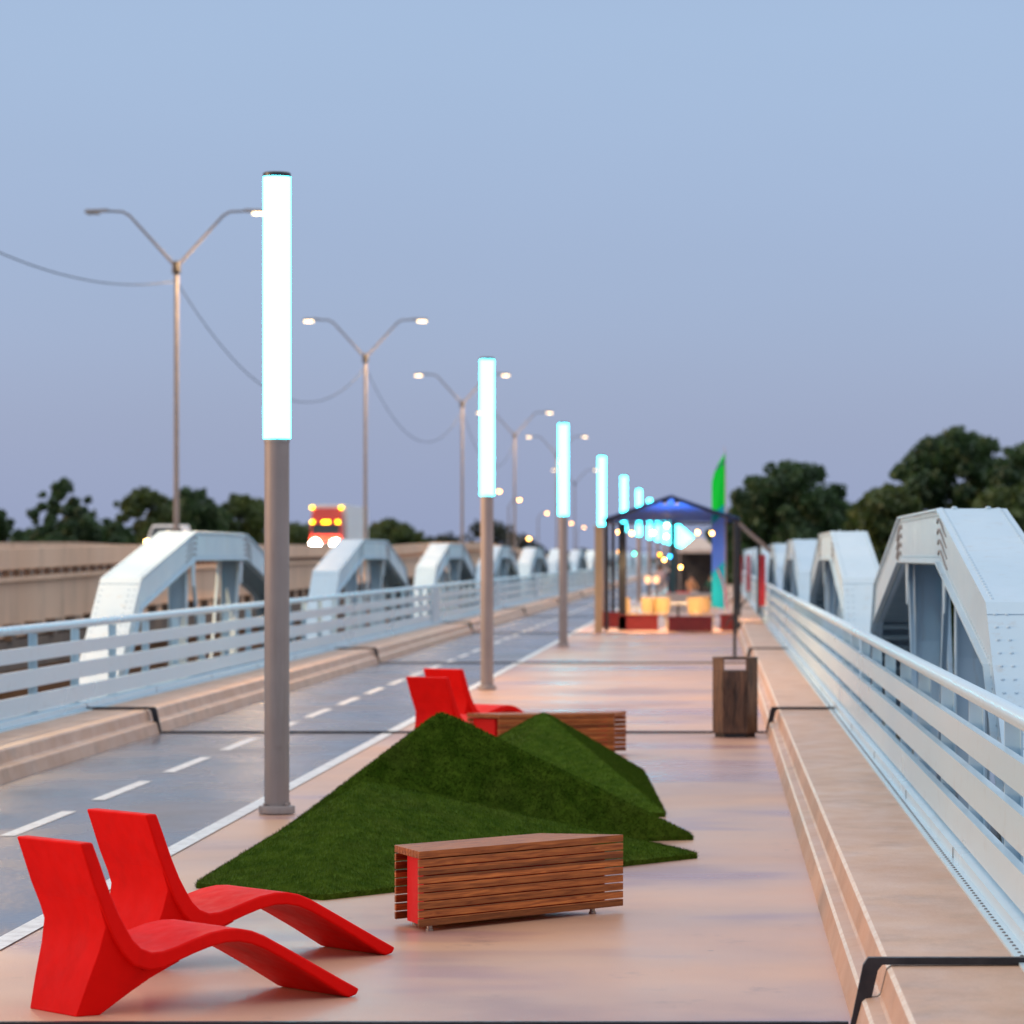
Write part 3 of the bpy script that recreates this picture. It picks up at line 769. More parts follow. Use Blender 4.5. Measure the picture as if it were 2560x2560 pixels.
# cafe chairs and tables
def cafe_chair(label):
    t = thing('cafe_chair', label, 'chair', (0,0,0), 0, 'rattan chairs under the canopy')
    s = MB(); s.lathe([(.19,.43),(.215,.44),(.215,.46),(.19,.47)], 16); s.build('seat', M['rattan'], t, smooth=True)
    for k in range(4):
        a = PI/4+k*PI/2; s = MB(); s.tube([(.16*math.cos(a),.16*math.sin(a),.435),(.23*math.cos(a),.23*math.sin(a),0)], .015, 8); s.build('leg', M['rattan'], t)
    s = MB(); n = 9
    for i in range(n-1):
        a0 = PI*(.12+.76*i/(n-1)); a1 = PI*(.12+.76*(i+1)/(n-1))
        q = lambda a, r, z: (r*math.cos(a), r*math.sin(a), z)
        s.hexa([q(a0,.21,.50),q(a0,.235,.50),q(a1,.235,.50),q(a1,.21,.50)], [q(a0,.25,.93),q(a0,.275,.93),q(a1,.275,.93),q(a1,.25,.93)])
    s.build('backrest', M['rattan'], t, smooth=True)
    s = MB()
    for a in (PI*.12, PI*.37, PI*.63, PI*.88): s.tube([(.19*math.cos(a),.19*math.sin(a),.45),(.225*math.cos(a),.225*math.sin(a),.52)], .012, 6)
    s.build('back_frame', M['rattan'], t)
    for sg in (-1,1):
        s = MB(); s.tube([(sg*.235,.08,.62),(sg*.25,-.10,.64),(sg*.21,-.17,.44)], .014, 6); s.build('arm', M['rattan'], t)
    return t
def cafe_table(label, loc):
    t = thing('cafe_table', label, 'table', loc, 0, 'round tables under the canopy')
    s = MB(); s.lathe([(.40,.72),(.42,.73),(.42,.75),(.40,.76)], 24); s.build('tabletop', M['tabletop'], t, smooth=True)
    s = MB(); s.tube([(0,0,.04),(0,0,.719)], .035, 10); s.build('stem', M['dark'], t); s = MB(); s.lathe([(.24,0),(.24,.02),(.06,.045)], 18); s.build('foot', M['dark'], t)
cafe_table('round pale cafe table at the middle of the canopy', (-1.05,115.2,0))
cafe_table('round pale cafe table between the left chairs under the canopy', (-1.75,116.4,0))
ch = [(-2.42,114.6,PI*.62,'rattan cafe chair leftmost under the canopy'),
      (-1.98,114.0,PI*1.25,'rattan cafe chair second from the left under the canopy'),
      (-1.52,114.2,PI*1.05,'rattan cafe chair standing behind the gap between the planters'),
      (-.52,114.4,PI*.9,'rattan cafe chair right of the middle table under the canopy'),
      (-.22,115.4,PI*.75,'rattan cafe chair rightmost under the canopy')]
c0 = cafe_chair(ch[0][3]); c0.location = (ch[0][0], ch[0][1], 0); c0.rotation_euler = (0,0,ch[0][2])
for x, y, a, lab in ch[1:]: dup(c0, (x,y,0), a, lab)
# festoon bulbs
def festoon(label, pts, mats_, y_sag=.12):
    t = thing('festoon_string', label, 'string lights', pts[0], 0, 'festoon light strings under the canopy')
    o = Vector(pts[0]); s = MB(); ln = []
    for p in pts: ln.append(Vector(p)-o+Vector((0,0,.10)))
    full = []
    for a, c in zip(ln[:-1], ln[1:]):
        for k in range(6):
            f = k/6; full.append(a.lerp(c,f)-Vector((0,0,y_sag*4*f*(1-f)*-.6)))
    full.append(ln[-1]); s.tube(full, .008, 5); s.build('wire', M['dark'], t)
    for p, m in zip(pts, mats_):
        q = Vector(p)-o; s = MB(); s.ball((q.x,q.y,q.z), .05, 12, 8, 1.15); bo = s.build('bulb', M[m], t, smooth=True)
        s = MB(); s.lathe([(.02,.05),(.022,.10)], 8, (q.x,q.y,q.z)); s.build('socket', M['dark'], bo)
zz = lambda zx, zy, D: tuple(at((1480+zx/4.6)*.7547, (1180+zy/4.6)*.7547, D))
festoon('string of warm bulbs along the upper canopy', [zz(305,690,113.5),zz(457,705,114),zz(700,700,119),zz(860,615,118.5),zz(1215,695,114),zz(1378,705,113.5)], ['bulbw']*6)
festoon('lower string of amber, green and blue bulbs under the canopy', [zz(310,918,128),zz(487,940,128),zz(780,950,128),zz(895,970,128)], ['bulba','bulbg','bulba','bulbb'])
festoon('short string of warm bulbs hanging deeper behind the canopy', [zz(855,740,140),zz(830,1010,140),zz(1020,1095,140)], ['bulbw','bulbw','bulbw'])
for zx, lab in ((640,'glowing peach lantern on the stand beyond the tables, left one'),(738,'glowing peach lantern on the stand beyond the tables, right one')):
    p = Vector(zz(zx,1238,150)); t = thing('lantern', lab, 'lantern', (p.x, p.y, 0), 0, 'lanterns beyond the cafe tables')
    s = MB(); s.lathe([(.16,0),(.16,.02),(.02,.03),(.02,p.z-.14)], 12); s.build('stand', M['dark'], t)
    s = MB(); s.lathe([(.09,p.z-.139),(.12,p.z),(.09,p.z+.14)], 14); s.build('lamp_shade', M['lantern'], t, smooth=True)
    s = MB(); s.lathe([(.10,p.z+.141),(.03,p.z+.19)], 12); s.build('cap', M['dark'], t)
# feather flag
t = thing('feather_flag', 'tall green and blue feather flag at the right of the canopy', 'flag', (.33, 118.0, 0))
s = MB(); s.tube([(0,0,0),(0,0,4.3),(-.02,0,5.2),(-.05,0,5.35)], [.022,.02,.012,.008], 8); s.build('pole', M['pole_w'], t)
def flagmat():
    m = mat('flag_cloth', (.0,.5,.1), .7); N, L, b_ = nodes(m)
    tc = N.new('ShaderNodeTexCoord'); sp = N.new('ShaderNodeSeparateXYZ'); L.new(tc.outputs['Object'], sp.inputs[0])
    k = N.new('ShaderNodeMath'); k.operation = 'MULTIPLY_ADD'; k.inputs[1].default_value = -.9; L.new(sp.outputs['X'], k.inputs[0]); L.new(sp.outputs['Z'], k.inputs[2])
    dv = N.new('ShaderNodeMath'); dv.operation = 'DIVIDE'; dv.inputs[1].default_value = 6; L.new(k.outputs[0], dv.inputs[0])
    r = N.new('ShaderNodeValToRGB'); cr = r.color_ramp; cr.interpolation = 'CONSTANT'
    stops = [(0,(.03,.75,.80)),(.33,(.32,.55,1.0)),(.57,(.03,.62,.62)),(.61,(.005,.9,.10)),(.815,(.12,.35,.36)),(.825,(.005,.9,.10)),(.90,(.06,.32,.80))]
    cr.elements[0].position = 0; cr.elements[0].color = (*stops[0][1],1); cr.elements[1].position = stops[1][0]; cr.elements[1].color = (*stops[1][1],1)
    for p_, c_ in stops[2:]:
        e = cr.elements.new(p_); e.color = (*c_,1)
    L.new(dv.outputs[0], r.inputs[0]); L.new(r.outputs[0], b_.inputs['Base Color'])
    out = N['Material Output']; tr = N.new('ShaderNodeBsdfTranslucent'); L.new(r.outputs[0], tr.inputs[0]); ms = N.new('ShaderNodeMixShader'); ms.inputs[0].default_value = .6
    L.new(b_.outputs[0], ms.inputs[1]); L.new(tr.outputs[0], ms.inputs[2]); L.new(ms.outputs[0], out.inputs[0])
    return m
pts = [(-.02,.55),(-.34,.6)]
for k in range(17):
    f = k/16; pts.append((-.39*(1-max(0,(f-.80)/.20)**1.7) - .02, .6+4.55*f))
pts.append((-.025,5.2))
s = MB(); s.extrude([(x,-.004+.02*math.sin(z_*2),z_) for x, z_ in pts][::-1], (0,.008,0)); s.build('flag_cloth', flagmat(), t)
s = MB(); s.tube([(-.25,-.05,1.75),(-.12,-.06,1.45),(-.02,-.05,1.05),(-.01,-.05,.6)], .022, 6); s.build('pink_ribbon', mat('pink', (.7,.08,.25), .6), t)
s = MB(); s.lathe([(.25,.0),(.25,.04),(.05,.07)], 16); s.build('base', M['dark'], t)
# red banner poles on the right railing
for k, (x, y, lab) in enumerate(((1.36,113,'bright red narrow banner pole on the right kerb, nearest'),(1.36,160,'red narrow banner pole farther along the right railing'),(1.36,205,'farthest faint red banner pole along the right railing'))):
    t = thing('banner_pole', lab, 'banner', (x,y,.2855), 0, 'red banner poles by the right railing')
    s = MB(); s.tube([(0,0,.01),(0,0,1.9)], .02, 8); s.build('pole', M['dark'], t)
    s = MB(); s.box(-.08,.08,-.012,.012,.42,1.86); s.build('banner', M['banner'], t)
    s = MB(); s.lathe([(.06,0),(.06,.012),(.025,.03)], 12); s.build('base', M['dark'], t)

# beyond the canopy: stall, counter, people
t = thing('market_tent', 'white topped market tent with dark side wall beyond the cafe canopy', 'tent', (-.72, 178, 0))
s = MB()
s.hexa([(-.85,-1.5,2.4),(.85,-1.5,2.4),(.85,1.5,2.4),(-.85,1.5,2.4)], [(-.2,-.6,2.95),(.2,-.6,2.95),(.2,.6,2.95),(-.2,.6,2.95)]); s.build('roof', M['cl2b'], t)
s = MB(); s.box(-.85,.85,-1.5,-1.48,2.25,2.395); s.box(-.85,-.83,-1.48,1.5,2.25,2.395); s.build('valance', M['cl2b'], t)
s = MB(); s.box(-1.0,1.1,1.54,1.57,.1,2.3); s.box(.80,.82,-1.4,1.4,.1,2.2); s.build('side_wall', M['tarp'], t)
for x in (-.84,.79):
    for y in (-1.42,1.38): s = MB(); s.box(x,x+.05,y,y+.05,0,2.39); s.build('leg', M['galv'], t)
s = MB(); s.box(-1.75,.05,0,.6,.66,.72); s.box(-1.7,-.0,.02,.05,.02,.659); s.box(-1.7,-1.66,.06,.55,.02,.659); s.box(-.06,-.0,.06,.55,.02,.659)
tag(s.build('counter', M['cl2b'], None, bevel=.006, loc=(-.15,150,0)), 'long pale counter beyond the cafe tables', 'counter')
t = thing('cooler_box', 'red cooler box standing beyond the canopy, beside the dark-clothed person', 'cooler', (-1.55, 172, 0))
s = MB(); s.box(-.5,.5,-.25,.25,.02,.50); s.build('body', M['redbox'], t, bevel=.02); s = MB(); s.box(-.52,.52,-.27,.27,.505,.58); s.build('lid', M['redbox'], t, bevel=.02)

def person(label, loc, rz, pose, top, legs, hair_len=.16):
    J = pose
    me = bpy.data.meshes.new('person')
    names = list(J.keys()); idx = {n: i for i, n in enumerate(names)}
    edges = [('pelvis','waist'),('waist','chest'),('chest','neck'),('neck','head'),('head','crown'),
             ('chest','shl'),('shl','ell'),('ell','wrl'),('wrl','hal'),('chest','shr'),('shr','elr'),('elr','wrr'),('wrr','har'),
             ('pelvis','hil'),('hil','knl'),('knl','anl'),('anl','tol'),('pelvis','hir'),('hir','knr'),('knr','anr'),('anr','tor')]
    me.from_pydata([J[n] for n in names], [(idx[a],idx[b_]) for a, b_ in edges], [])
    o = bpy.data.objects.new('person', me); COL.objects.link(o)
    sk = o.modifiers.new('skin','SKIN'); sk.use_smooth_shade = True
    rad = dict(pelvis=.14,waist=.12,chest=.15,neck=.05,head=.095,crown=.08,shl=.06,shr=.06,ell=.042,elr=.042,wrl=.03,wrr=.03,hal=.035,har=.035,hil=.095,hir=.095,knl=.06,knr=.06,anl=.04,anr=.04,tol=.035,tor=.035)
    for n in names:
        r_ = rad[n]; me.skin_vertices[0].data[idx[n]].radius = (r_, r_*.85 if n in ('chest','waist','pelvis') else r_)
        me.skin_vertices[0].data[idx[n]].use_root = (n == 'pelvis')
    sb = o.modifiers.new('sub','SUBSURF'); sb.levels = 1; sb.render_levels = 1
    dg = bpy.context.evaluated_depsgraph_get(); ev = o.evaluated_get(dg)
    m2 = bpy.data.meshes.new_from_object(ev); o.modifiers.clear(); o.data = m2; m2.name = 'person'
    for mm in ('skin', top, legs): m2.materials.append(M[mm])
    hipz = J['pelvis'][2]; nz = J['neck'][2]
    for p_ in m2.polygons:
        c = p_.center; k = 0
        if c.z < hipz+.06: k = 2
        elif c.z < nz-.03: k = 1
        if c.z < .07: k = 0
        for h in ('hal','har'):
            if (Vector(J[h])-c).length < .09: k = 0
        p_.material_index = k; p_.use_smooth = True
    o.location = loc; o.rotation_euler = (0,0,rz)
    hd = Vector(J['head'])
    s = MB(); s.ball((hd.x, hd.y+.025, hd.z+.045), .112, 14, 8, 1.1)
    if hair_len > .2: s.hexa([(hd.x-.09,hd.y+.02,hd.z-.22),(hd.x+.09,hd.y+.02,hd.z-.22),(hd.x+.08,hd.y+.12,hd.z-.22),(hd.x-.08,hd.y+.12,hd.z-.22)], [(hd.x-.1,hd.y+.0,hd.z+.05),(hd.x+.1,hd.y+.0,hd.z+.05),(hd.x+.09,hd.y+.13,hd.z+.05),(hd.x-.09,hd.y+.13,hd.z+.05)])
    s.build('hair', M['hair'], o, smooth=True)
    for sx in (-1,1):
        pass
    return tag(o, label, 'person')
def standing(arm=0):
    return dict(pelvis=(0,0,.93),waist=(0,0,1.08),chest=(0,0,1.28),neck=(0,0,1.45),head=(0,-.02,1.58),crown=(0,-.01,1.66),
        shl=(.18,0,1.38),ell=(.23,-.02+arm*-.1,1.12),wrl=(.22,-.10-arm*.15,.95+arm*.25),hal=(.21,-.14-arm*.18,.88+arm*.28),
        shr=(-.18,0,1.38),elr=(-.23,-.02,1.12),wrr=(-.24,-.08,.90),har=(-.24,-.10,.80),
        hil=(.09,0,.86),knl=(.10,-.03,.48),anl=(.11,.02,.08),tol=(.12,-.13,.035),hir=(-.09,0,.86),knr=(-.10,-.01,.48),anr=(-.11,.04,.08),tor=(-.12,-.11,.035))
def seated():
    return dict(pelvis=(0,0,.54),waist=(0,.02,.70),chest=(0,.04,.90),neck=(0,.03,1.07),head=(0,.0,1.20),crown=(0,.01,1.28),
        shl=(.18,.04,1.0),ell=(.24,-.05,.76),wrl=(.17,-.25,.68),hal=(.14,-.33,.67),shr=(-.18,.04,1.0),elr=(-.24,-.05,.76),wrr=(-.17,-.25,.68),har=(-.14,-.33,.67),
        hil=(.09,-.05,.53),knl=(.11,-.42,.52),anl=(.11,-.40,.08),tol=(.12,-.54,.035),hir=(-.09,-.05,.53),knr=(-.11,-.42,.52),anr=(-.11,-.40,.08),tor=(-.12,-.54,.035))
person('standing person in a pale pink top beyond the cafe tables', (-2.50,184,0), .4, standing(1), 'cl1', 'cl2', .3)
person('standing person in dark navy clothes beside the red cooler', (-1.98,180,0), PI*.9, standing(), 'cl3', 'cl3')
def folding_chair(x, y, rz, label):
    t = thing('folding_chair', label, 'chair', (x,y,0), rz, 'folding chairs under the far tent')
    s = MB(); s.box(-.22,.22,-.22,.2,.43,.46); s.build('seat', M['galv'], t); s = MB(); s.box(-.22,.22,.2,.22,.58,.86); s.build('backrest', M['galv'], t)
    for sx in (-1,1):
        s = MB(); s.tube([(sx*.2,.22,.9),(sx*.2,.18,.43),(sx*.2,-.22,.0)], .014, 6); s.build('leg', M['galv'], t)
        s = MB(); s.tube([(sx*.17,-.18,.43),(sx*.17,.24,.0)], .014, 6); s.build('leg', M['galv'], t)
folding_chair(-1.0,176,.5,'grey folding chair under the peach-shirted person')
person('seated person in a peach shirt under the far tent', (-1.0,176,0), .5, seated(), 'cl5', 'cl2')
folding_chair(-.15,176.5,-.4,'grey folding chair under the green-shirted person')
person('seated person in a dark green shirt under the far tent', (-.15,176.5,0), -.4, seated(), 'cl4', 'cl3')

# ------------------------------------------------------------------ highway bridge on the left
hx = -15.0
prof = [(20,1.75),(60,2.05),(84,2.26),(106,2.42),(140,2.52),(188,2.62),(219,2.86),(258,3.02),(317,2.66),(380,1.95),(450,1.0)]
t = thing('highway_bridge', 'tan concrete highway bridge with stepped parapet beyond the left trusses', 'bridge')
def ztop(y): return float(np.interp(y, [p[0] for p in prof], [p[1] for p in prof]))
def along(mb, sect, y0, y1, st=4.0):
    ys = np.arange(y0, y1+.01, st)
    rings = []
    for yy in ys:
        zt = ztop(yy); rings.append(mb.add([(hx+dx, yy, zt+dz) for dx, dz in sect]))
    n = len(sect)
    for a, c in zip(rings[:-1], rings[1:]):
        for k in range(n):
            j = (k+1) % n; mb.face(a+k, a+j, c+j, c+k)
    mb.face(*[rings[0]+k for k in reversed(range(n))]); mb.face(*[rings[-1]+k for k in range(n)])
s = MB(); along(s, [(0,0),(-.30,0),(-.30,-.62),(0,-.44)], 20, 450); s.build('parapet', M['hwy'], t)
s = MB(); along(s, [(.10,-.60),(-.29,-.62),(-.29,-.74),(.10,-.70)], 20, 450); s.build('ledge', M['hwy'], t)
s = MB(); along(s, [(-.02,-.705),(-.28,-.745),(-.28,-1.9),(-.02,-1.9)], 20, 450); s.build('girder', M['hwy'], t)
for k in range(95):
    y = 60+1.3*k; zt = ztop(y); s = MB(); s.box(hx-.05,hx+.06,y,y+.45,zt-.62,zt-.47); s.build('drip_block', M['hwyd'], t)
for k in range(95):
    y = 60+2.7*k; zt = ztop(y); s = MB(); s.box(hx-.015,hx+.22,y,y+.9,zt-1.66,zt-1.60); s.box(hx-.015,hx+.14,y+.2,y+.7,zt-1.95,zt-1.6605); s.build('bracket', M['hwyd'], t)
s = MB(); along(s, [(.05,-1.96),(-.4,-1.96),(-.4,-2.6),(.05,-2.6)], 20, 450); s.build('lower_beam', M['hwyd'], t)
s = MB(); along(s, [(-.31,-.75),(-26,-.75),(-26,-1.2),(-.31,-1.2)], 20, 450); s.build('roadway', M['asphalt'], t)
s = MB(); along(s, [(-26.01,.0),(-26.3,.0),(-26.3,-1.2),(-26.01,-1.2)], 20, 450); s.build('far_parapet', M['hwy'], t)
y = 40
while y < 450:
    s = MB(); s.box(hx-20,hx-1,y-.7,y+.7,-9.2,ztop(y)-1.9 if False else -.5); s.build('pier', M['hwy'], t); y += 42

# street lamps
def street_lamp(label, light=True):
    t = thing('street_lamp', label, 'street lamp', (0,0,0), 0, 'double-arm street lamps on the highway')
    s = MB(); s.tube([(0,0,0),(0,0,8.0)], [.085,.06], 12); s.box(-.22,.22,-.22,.22,-.3,.0); s.build('pole', M['galv'], t, smooth=True)
    s = MB(); s.lathe([(.12,7.85),(.13,8.0),(.10,8.22)], 10); s.build('bracket_hub', M['dark'], t)
    for sg in (-1, 1):
        s = MB(); s.tube([(0,0,8.05),(sg*1.36,0,9.55),(sg*1.56,0,9.66),(sg*2.0,0,9.68)], [.045,.038,.036,.034], 8); s.build('arm', M['galv'], t, smooth=True)
        s = MB(); s.hexa([(sg*1.98-.0,-.1,9.65),(sg*2.0+.66,-.13,9.63),(sg*2.0+.66,.13,9.63),(sg*1.98,.1,9.65)] if sg > 0 else [(sg*2.66,-.13,9.63),(sg*1.98,-.1,9.65),(sg*1.98,.1,9.65),(sg*2.66,.13,9.63)],
               [(1.98,-.07,9.74),(2.62,-.09,9.72),(2.62,.09,9.72),(1.98,.07,9.74)] if sg > 0 else [(-2.62,-.09,9.72),(-1.98,-.07,9.74),(-1.98,.07,9.74),(-2.62,.09,9.72)])
        hd = s.build('lamp_head', M['galv'], t)
        s = MB(); s.box(sg*2.22,sg*2.60,-.10,.10,9.575,9.625); s.build('lens', M['sod'], hd, bevel=.02)
    return t
LS = ['tall double-arm street lamp left of the nearest light post, its left head dim',
      'second double-arm street lamp, rising behind the left of the truss arch by the truck',
      'third double-arm street lamp, left of the second light post',
      'fourth double-arm street lamp, right of the second light post',
      'fifth double-arm street lamp, around the third light post',
      'sixth double-arm street lamp, lit head left of the third light post']
lamps = [(-15.62,116,2.55),(-14.85,170,2.6),(-13.95,221,2.6),(-13.8,276,2.5),(-13.6,345,2.9),(-16.2,463,2.6)]
l0 = street_lamp(LS[0])
LIGHTS = []
for k, (x, y, z_) in enumerate(lamps):
    zb_ = z_ - .1
    if k == 0: l0.location = (x,y,zb_)
    else: dup(l0, (x,y,zb_), None, LS[k])
    LIGHTS.append((x+2.4, y, zb_+9.3)); 
# first lamp: its left lamp is out
d = mat('unlit_lens', (.5,.48,.45), .3)
for ch_ in l0.children:
    if ch_.name.startswith('lamp_head'):
        for g_ in ch_.children:
            if sum(v.co.x for v in g_.data.vertices) < 0:
                g_.data = g_.data.copy(); g_.data.materials[0] = d
# cables slung between the lamp poles
for k in range(0, 4):
    if k == 0: a = Vector((-15.9, 62, 10.1))
    else: a = Vector(lamps[k-1])+Vector((0,0,7.55))
    c = Vector(lamps[k])+Vector((0,0,7.55)); s = MB(); pts = []
    for i in range(25):
        f = i/24; p = a.lerp(c,f); p.z -= (2.4 if k else 1.3)*4*f*(1-f); pts.append(p-a)
    s.tube(pts, .015, 6)
    tag(s.build('overhead_cable', M['tyre'], None, loc=a), ['sagging cable running from the first street lamp out of the left edge','sagging cable between the first and second street lamps','sagging cable between the second and third street lamps','sagging cable between the third and fourth street lamps'][k], 'cable', 'cables slung between street lamps')
# single-arm lamps on the far carriageway
def far_lamp(label, p):
    h = p.z + 2
    t = thing('roadside_lamp', label, 'street lamp', (p.x-1.6, p.y, -2), 0, 'orange lamps along the far highway')
    s = MB(); s.tube([(0,0,0),(0,0,h-1.0),(.7,0,h+.05),(1.4,0,h+.12)], [.14,.1,.07,.06], 8); s.build('pole', M['galv'], t)
    s = MB(); s.box(1.2,2.0,-.14,.14,h+.02,h+.16); hd = s.build('lamp_head', M['galv'], t)
    s = MB(); s.ball((1.6,-.05,h-.02), .24, 12, 6, .7); s.build('lens', M['sodo'], hd, smooth=True)
for (px, py, D, lab) in ((942,927,520,'orange roadside lamp beside the second light post, highest of the far ones'),(980,943,600,'orange roadside lamp crossing the fourth street lamp pole'),(1032,968,720,'orange roadside lamp left of the third light post'),(1078,987,860,'orange roadside lamp just right of the third light post'),(1102,995,960,'orange roadside lamp second right of the third light post'),(998,1016,480,'low orange lamp just above the highway parapet')):
    far_lamp(lab, at(px, py, D))

# truck and car on the highway
def wheel(t, x, y, r=.5, w=.28):
    s = MB(); n = 20
    ra = [(x-w/2, y+r*math.cos(2*PI*k/n), r+r*math.sin(2*PI*k/n)) for k in range(n)]; s.extrude(ra, (w,0,0)); wo = s.build('wheel', M['tyre'], t)
    s = MB(); ra = [(x-w/2-.01, y+r*.55*math.cos(2*PI*k/n), r+r*.55*math.sin(2*PI*k/n)) for k in range(n)]; s.extrude(ra, (w+.02,0,0)); s.build('rim', M['galv'], wo)
zr = ztop(300)-.75
TX, TY = -29.2, 300
t = thing('lorry', 'red-cabbed lorry with white box trailer and blazing headlights on the highway', 'lorry', (TX,TY,zr))
s = MB()
s.hexa([(-1.2,0,.5),(1.2,0,.5),(1.2,2.2,.5),(-1.2,2.2,.5)], [(-1.2,.05,1.6),(1.2,.05,1.6),(1.2,2.2,1.6),(-1.2,2.2,1.6)])
s.hexa([(-1.2,.05,1.602),(1.2,.05,1.602),(1.2,2.2,1.602),(-1.2,2.2,1.602)], [(-1.15,.45,2.75),(1.15,.45,2.75),(1.15,2.2,2.75),(-1.15,2.2,2.75)])
s.hexa([(-1.15,.45,2.752),(1.15,.45,2.752),(1.15,2.2,2.752),(-1.15,2.2,2.752)], [(-1.1,1.1,3.75),(1.1,1.1,3.75),(1.1,2.2,3.75),(-1.1,2.2,3.75)])
s.build('cab', M['rpaint'], t, bevel=.08)
s = MB(); s.hexa([(-1.05,.09,1.75),(1.05,.09,1.75),(1.05,.15,1.75),(-1.05,.15,1.75)], [(-1.0,.36,2.55),(1.0,.36,2.55),(1.0,.42,2.55),(-1.0,.42,2.55)]); s.build('windscreen', M['glass'], t)
s = MB(); s.box(-.9,.9,-.03,-.004,.65,1.2); s.build('grille', M['dark'], t)
s = MB(); s.box(-1.3,1.4,2.6,21,.9,4.0); s.build('trailer', M['wpaint'], t, bevel=.04)
s = MB(); s.box(-1.25,1.25,-.12,.0,.38,.62); s.build('bumper', M['galv'], t)
for x in (-.78,.78):
    s = MB(); s.ball((x,-.06,.98), .40, 14, 8); s.build('headlight', M['head'], t, smooth=True)
for (x, y, z_) in ((-1.1,1.05,3.78),(1.1,1.05,3.78),(-1.02,.38,2.68),(.0,.38,2.68),(.9,.38,2.68)):
    s = MB(); s.box(x-.13 if x else x-.28,x+.13 if x else x+.28,y-.1,y,z_-.10,z_+.10); s.build('marker_light', M['mark'], t)
for x in (-1.0,1.0):
    for y in (.9, 4.2, 12.2, 13.4): wheel(t, x, y)
zr = ztop(180)-.75
t = thing('car', 'pale car with a golden headlight flaring above the highway parapet', 'car', (-24.86,180,zr))
s = MB(); s.hexa([(-.9,0,.3),(.9,0,.3),(.9,4.3,.3),(-.9,4.3,.3)], [(-.85,.05,1.02),(.85,.05,1.02),(.85,4.3,1.1),(-.85,4.3,1.1)])
s.hexa([(-.84,1.0,1.03),(.84,1.0,1.03),(.84,4.0,1.1),(-.84,4.0,1.1)], [(-.7,1.7,1.68),(.7,1.7,1.68),(.7,3.8,1.7),(-.7,3.8,1.7)]); s.build('body', M['wpaint'], t, bevel=.06)
s = MB(); s.hexa([(-.74,1.06,1.12),(.74,1.06,1.12),(.74,1.2,1.12),(-.74,1.2,1.12)], [(-.64,1.58,1.6),(.64,1.58,1.6),(.64,1.7,1.6),(-.64,1.7,1.6)]); s.build('windscreen', M['glass'], t)
for x in (-.65,.65):
    s = MB(); s.ball((x,-.02,.86), .15, 12, 8); s.build('headlight', M['head2'], t, smooth=True)
for x in (-.8,.8):
    for y in (.8,3.4): wheel(t, x, y, .31, .2)

# ------------------------------------------------------------------ terrain, trees
sheet('ground', -1000, 1000, -150, 1350, -9.0, M['ground'])
sheet('river', -990, 990, -140, 215, -8.99, M['river'])
def tree(label, x, y, top, width, m, seed, depth=None, nl=14000, leaf=.62, open_=0.0, group='trees beyond the bridge', zb=-9.0, lean=0):
    g = np.random.default_rng(seed); rr = random.Random(seed)
    t = thing('tree', label, 'tree', (x,y,zb), 0, group)
    H = top-zb; width = width*1.22; W = width/2; Dp = (depth or width)/2
    s = MB(); tr = max(.18, width*.022); th = H*.55
    s.tube([(0,0,0),(lean*.2,.1,th*.4),(lean*.5,0,th),(lean,0,H*.82)], [tr*1.35,tr,tr*.7,tr*.2], 9)
    for k in range(9):
        a = k*2.4+rr.random(); z0 = H*(.30+.05*k); r_ = W*rr.uniform(.45,.8)
        s.tube([(lean*z0/H,0,z0),(r_*.5*math.cos(a),r_*.5*math.sin(a)*Dp/W,z0+H*.09),(r_*math.cos(a),r_*math.sin(a)*Dp/W,z0+H*.15)], [tr*.45,tr*.28,tr*.08], 6)
    s.build('trunk', M['trunk'], t)
    # lobes of leaf clumps spread through the crown
    nlobe = 44 if open_ < .3 else 24
    cen = []; rad = []
    for k in range(nlobe):
        u = g.uniform(0,1); zc = H*(.30+.62*u); prof_ = math.sqrt(max(0,1-max(0,(u-.45)/.55)**2.2))*(.75+.25*min(1,u/.4))+.08
        a = g.uniform(0,2*PI); r_ = math.sqrt(g.uniform(.05,1))*prof_*.80
        cen.append((lean*u+W*r_*math.cos(a), Dp*r_*math.sin(a), zc)); rad.append(width*g.uniform(.10,.19)*(1 if open_ < .3 else .72))
    # twigs outside the lobes
    cen.append((lean,0,H*.93)); rad.append(width*.12)
    for k in range(nlobe):
        a = g.uniform(0,2*PI); u = g.uniform(.15,1); cen.append((lean*u+W*1.0*math.cos(a)*math.sqrt(max(.02,1-max(0,(u-.4)/.6)**2)), Dp*math.sin(a)*.9, H*(.38+.58*u))); rad.append(width*g.uniform(.03,.08))
    cen = np.array(cen); rad = np.array(rad)
    pr = rad**2; pr /= pr.sum(); pick = g.choice(len(cen), nl, p=pr)
    d = g.normal(0,1,(nl,3)); d /= np.linalg.norm(d,axis=1)[:,None]
    rr_ = rad[pick]*g.uniform(.25,1.08,nl)**.6
    p = cen[pick]+d*rr_[:,None]*np.array([1,1,.82])
    p[:,2] = np.minimum(p[:,2], H)
    nrm = d*.8+g.normal(0,.6,(nl,3)); nrm /= np.linalg.norm(nrm,axis=1)[:,None]
    a = np.cross(nrm, g.normal(0,1,(nl,3))); a /= np.linalg.norm(a,axis=1)[:,None]; c = np.cross(nrm,a)
    sz = leaf*g.uniform(.45,1.0,nl)[:,None]
    v = np.stack([p-a*sz*.5, p+c*sz*.32+nrm*sz*.08, p+a*sz*.55, p-c*sz*.32+nrm*sz*.08],1).reshape(-1,3)
    raw_mesh('crown', v, np.arange(4*nl).reshape(-1,4), M[m], t, 4)
    return t
def tree_at(label, pxc, pytop, pxw, D, m, seed, **k):
    p = at(pxc, pytop, D); return tree(label, p.x, D, p.z, pxw/F*D, m, seed, **k)
G1 = 'trees behind the right-hand trusses'
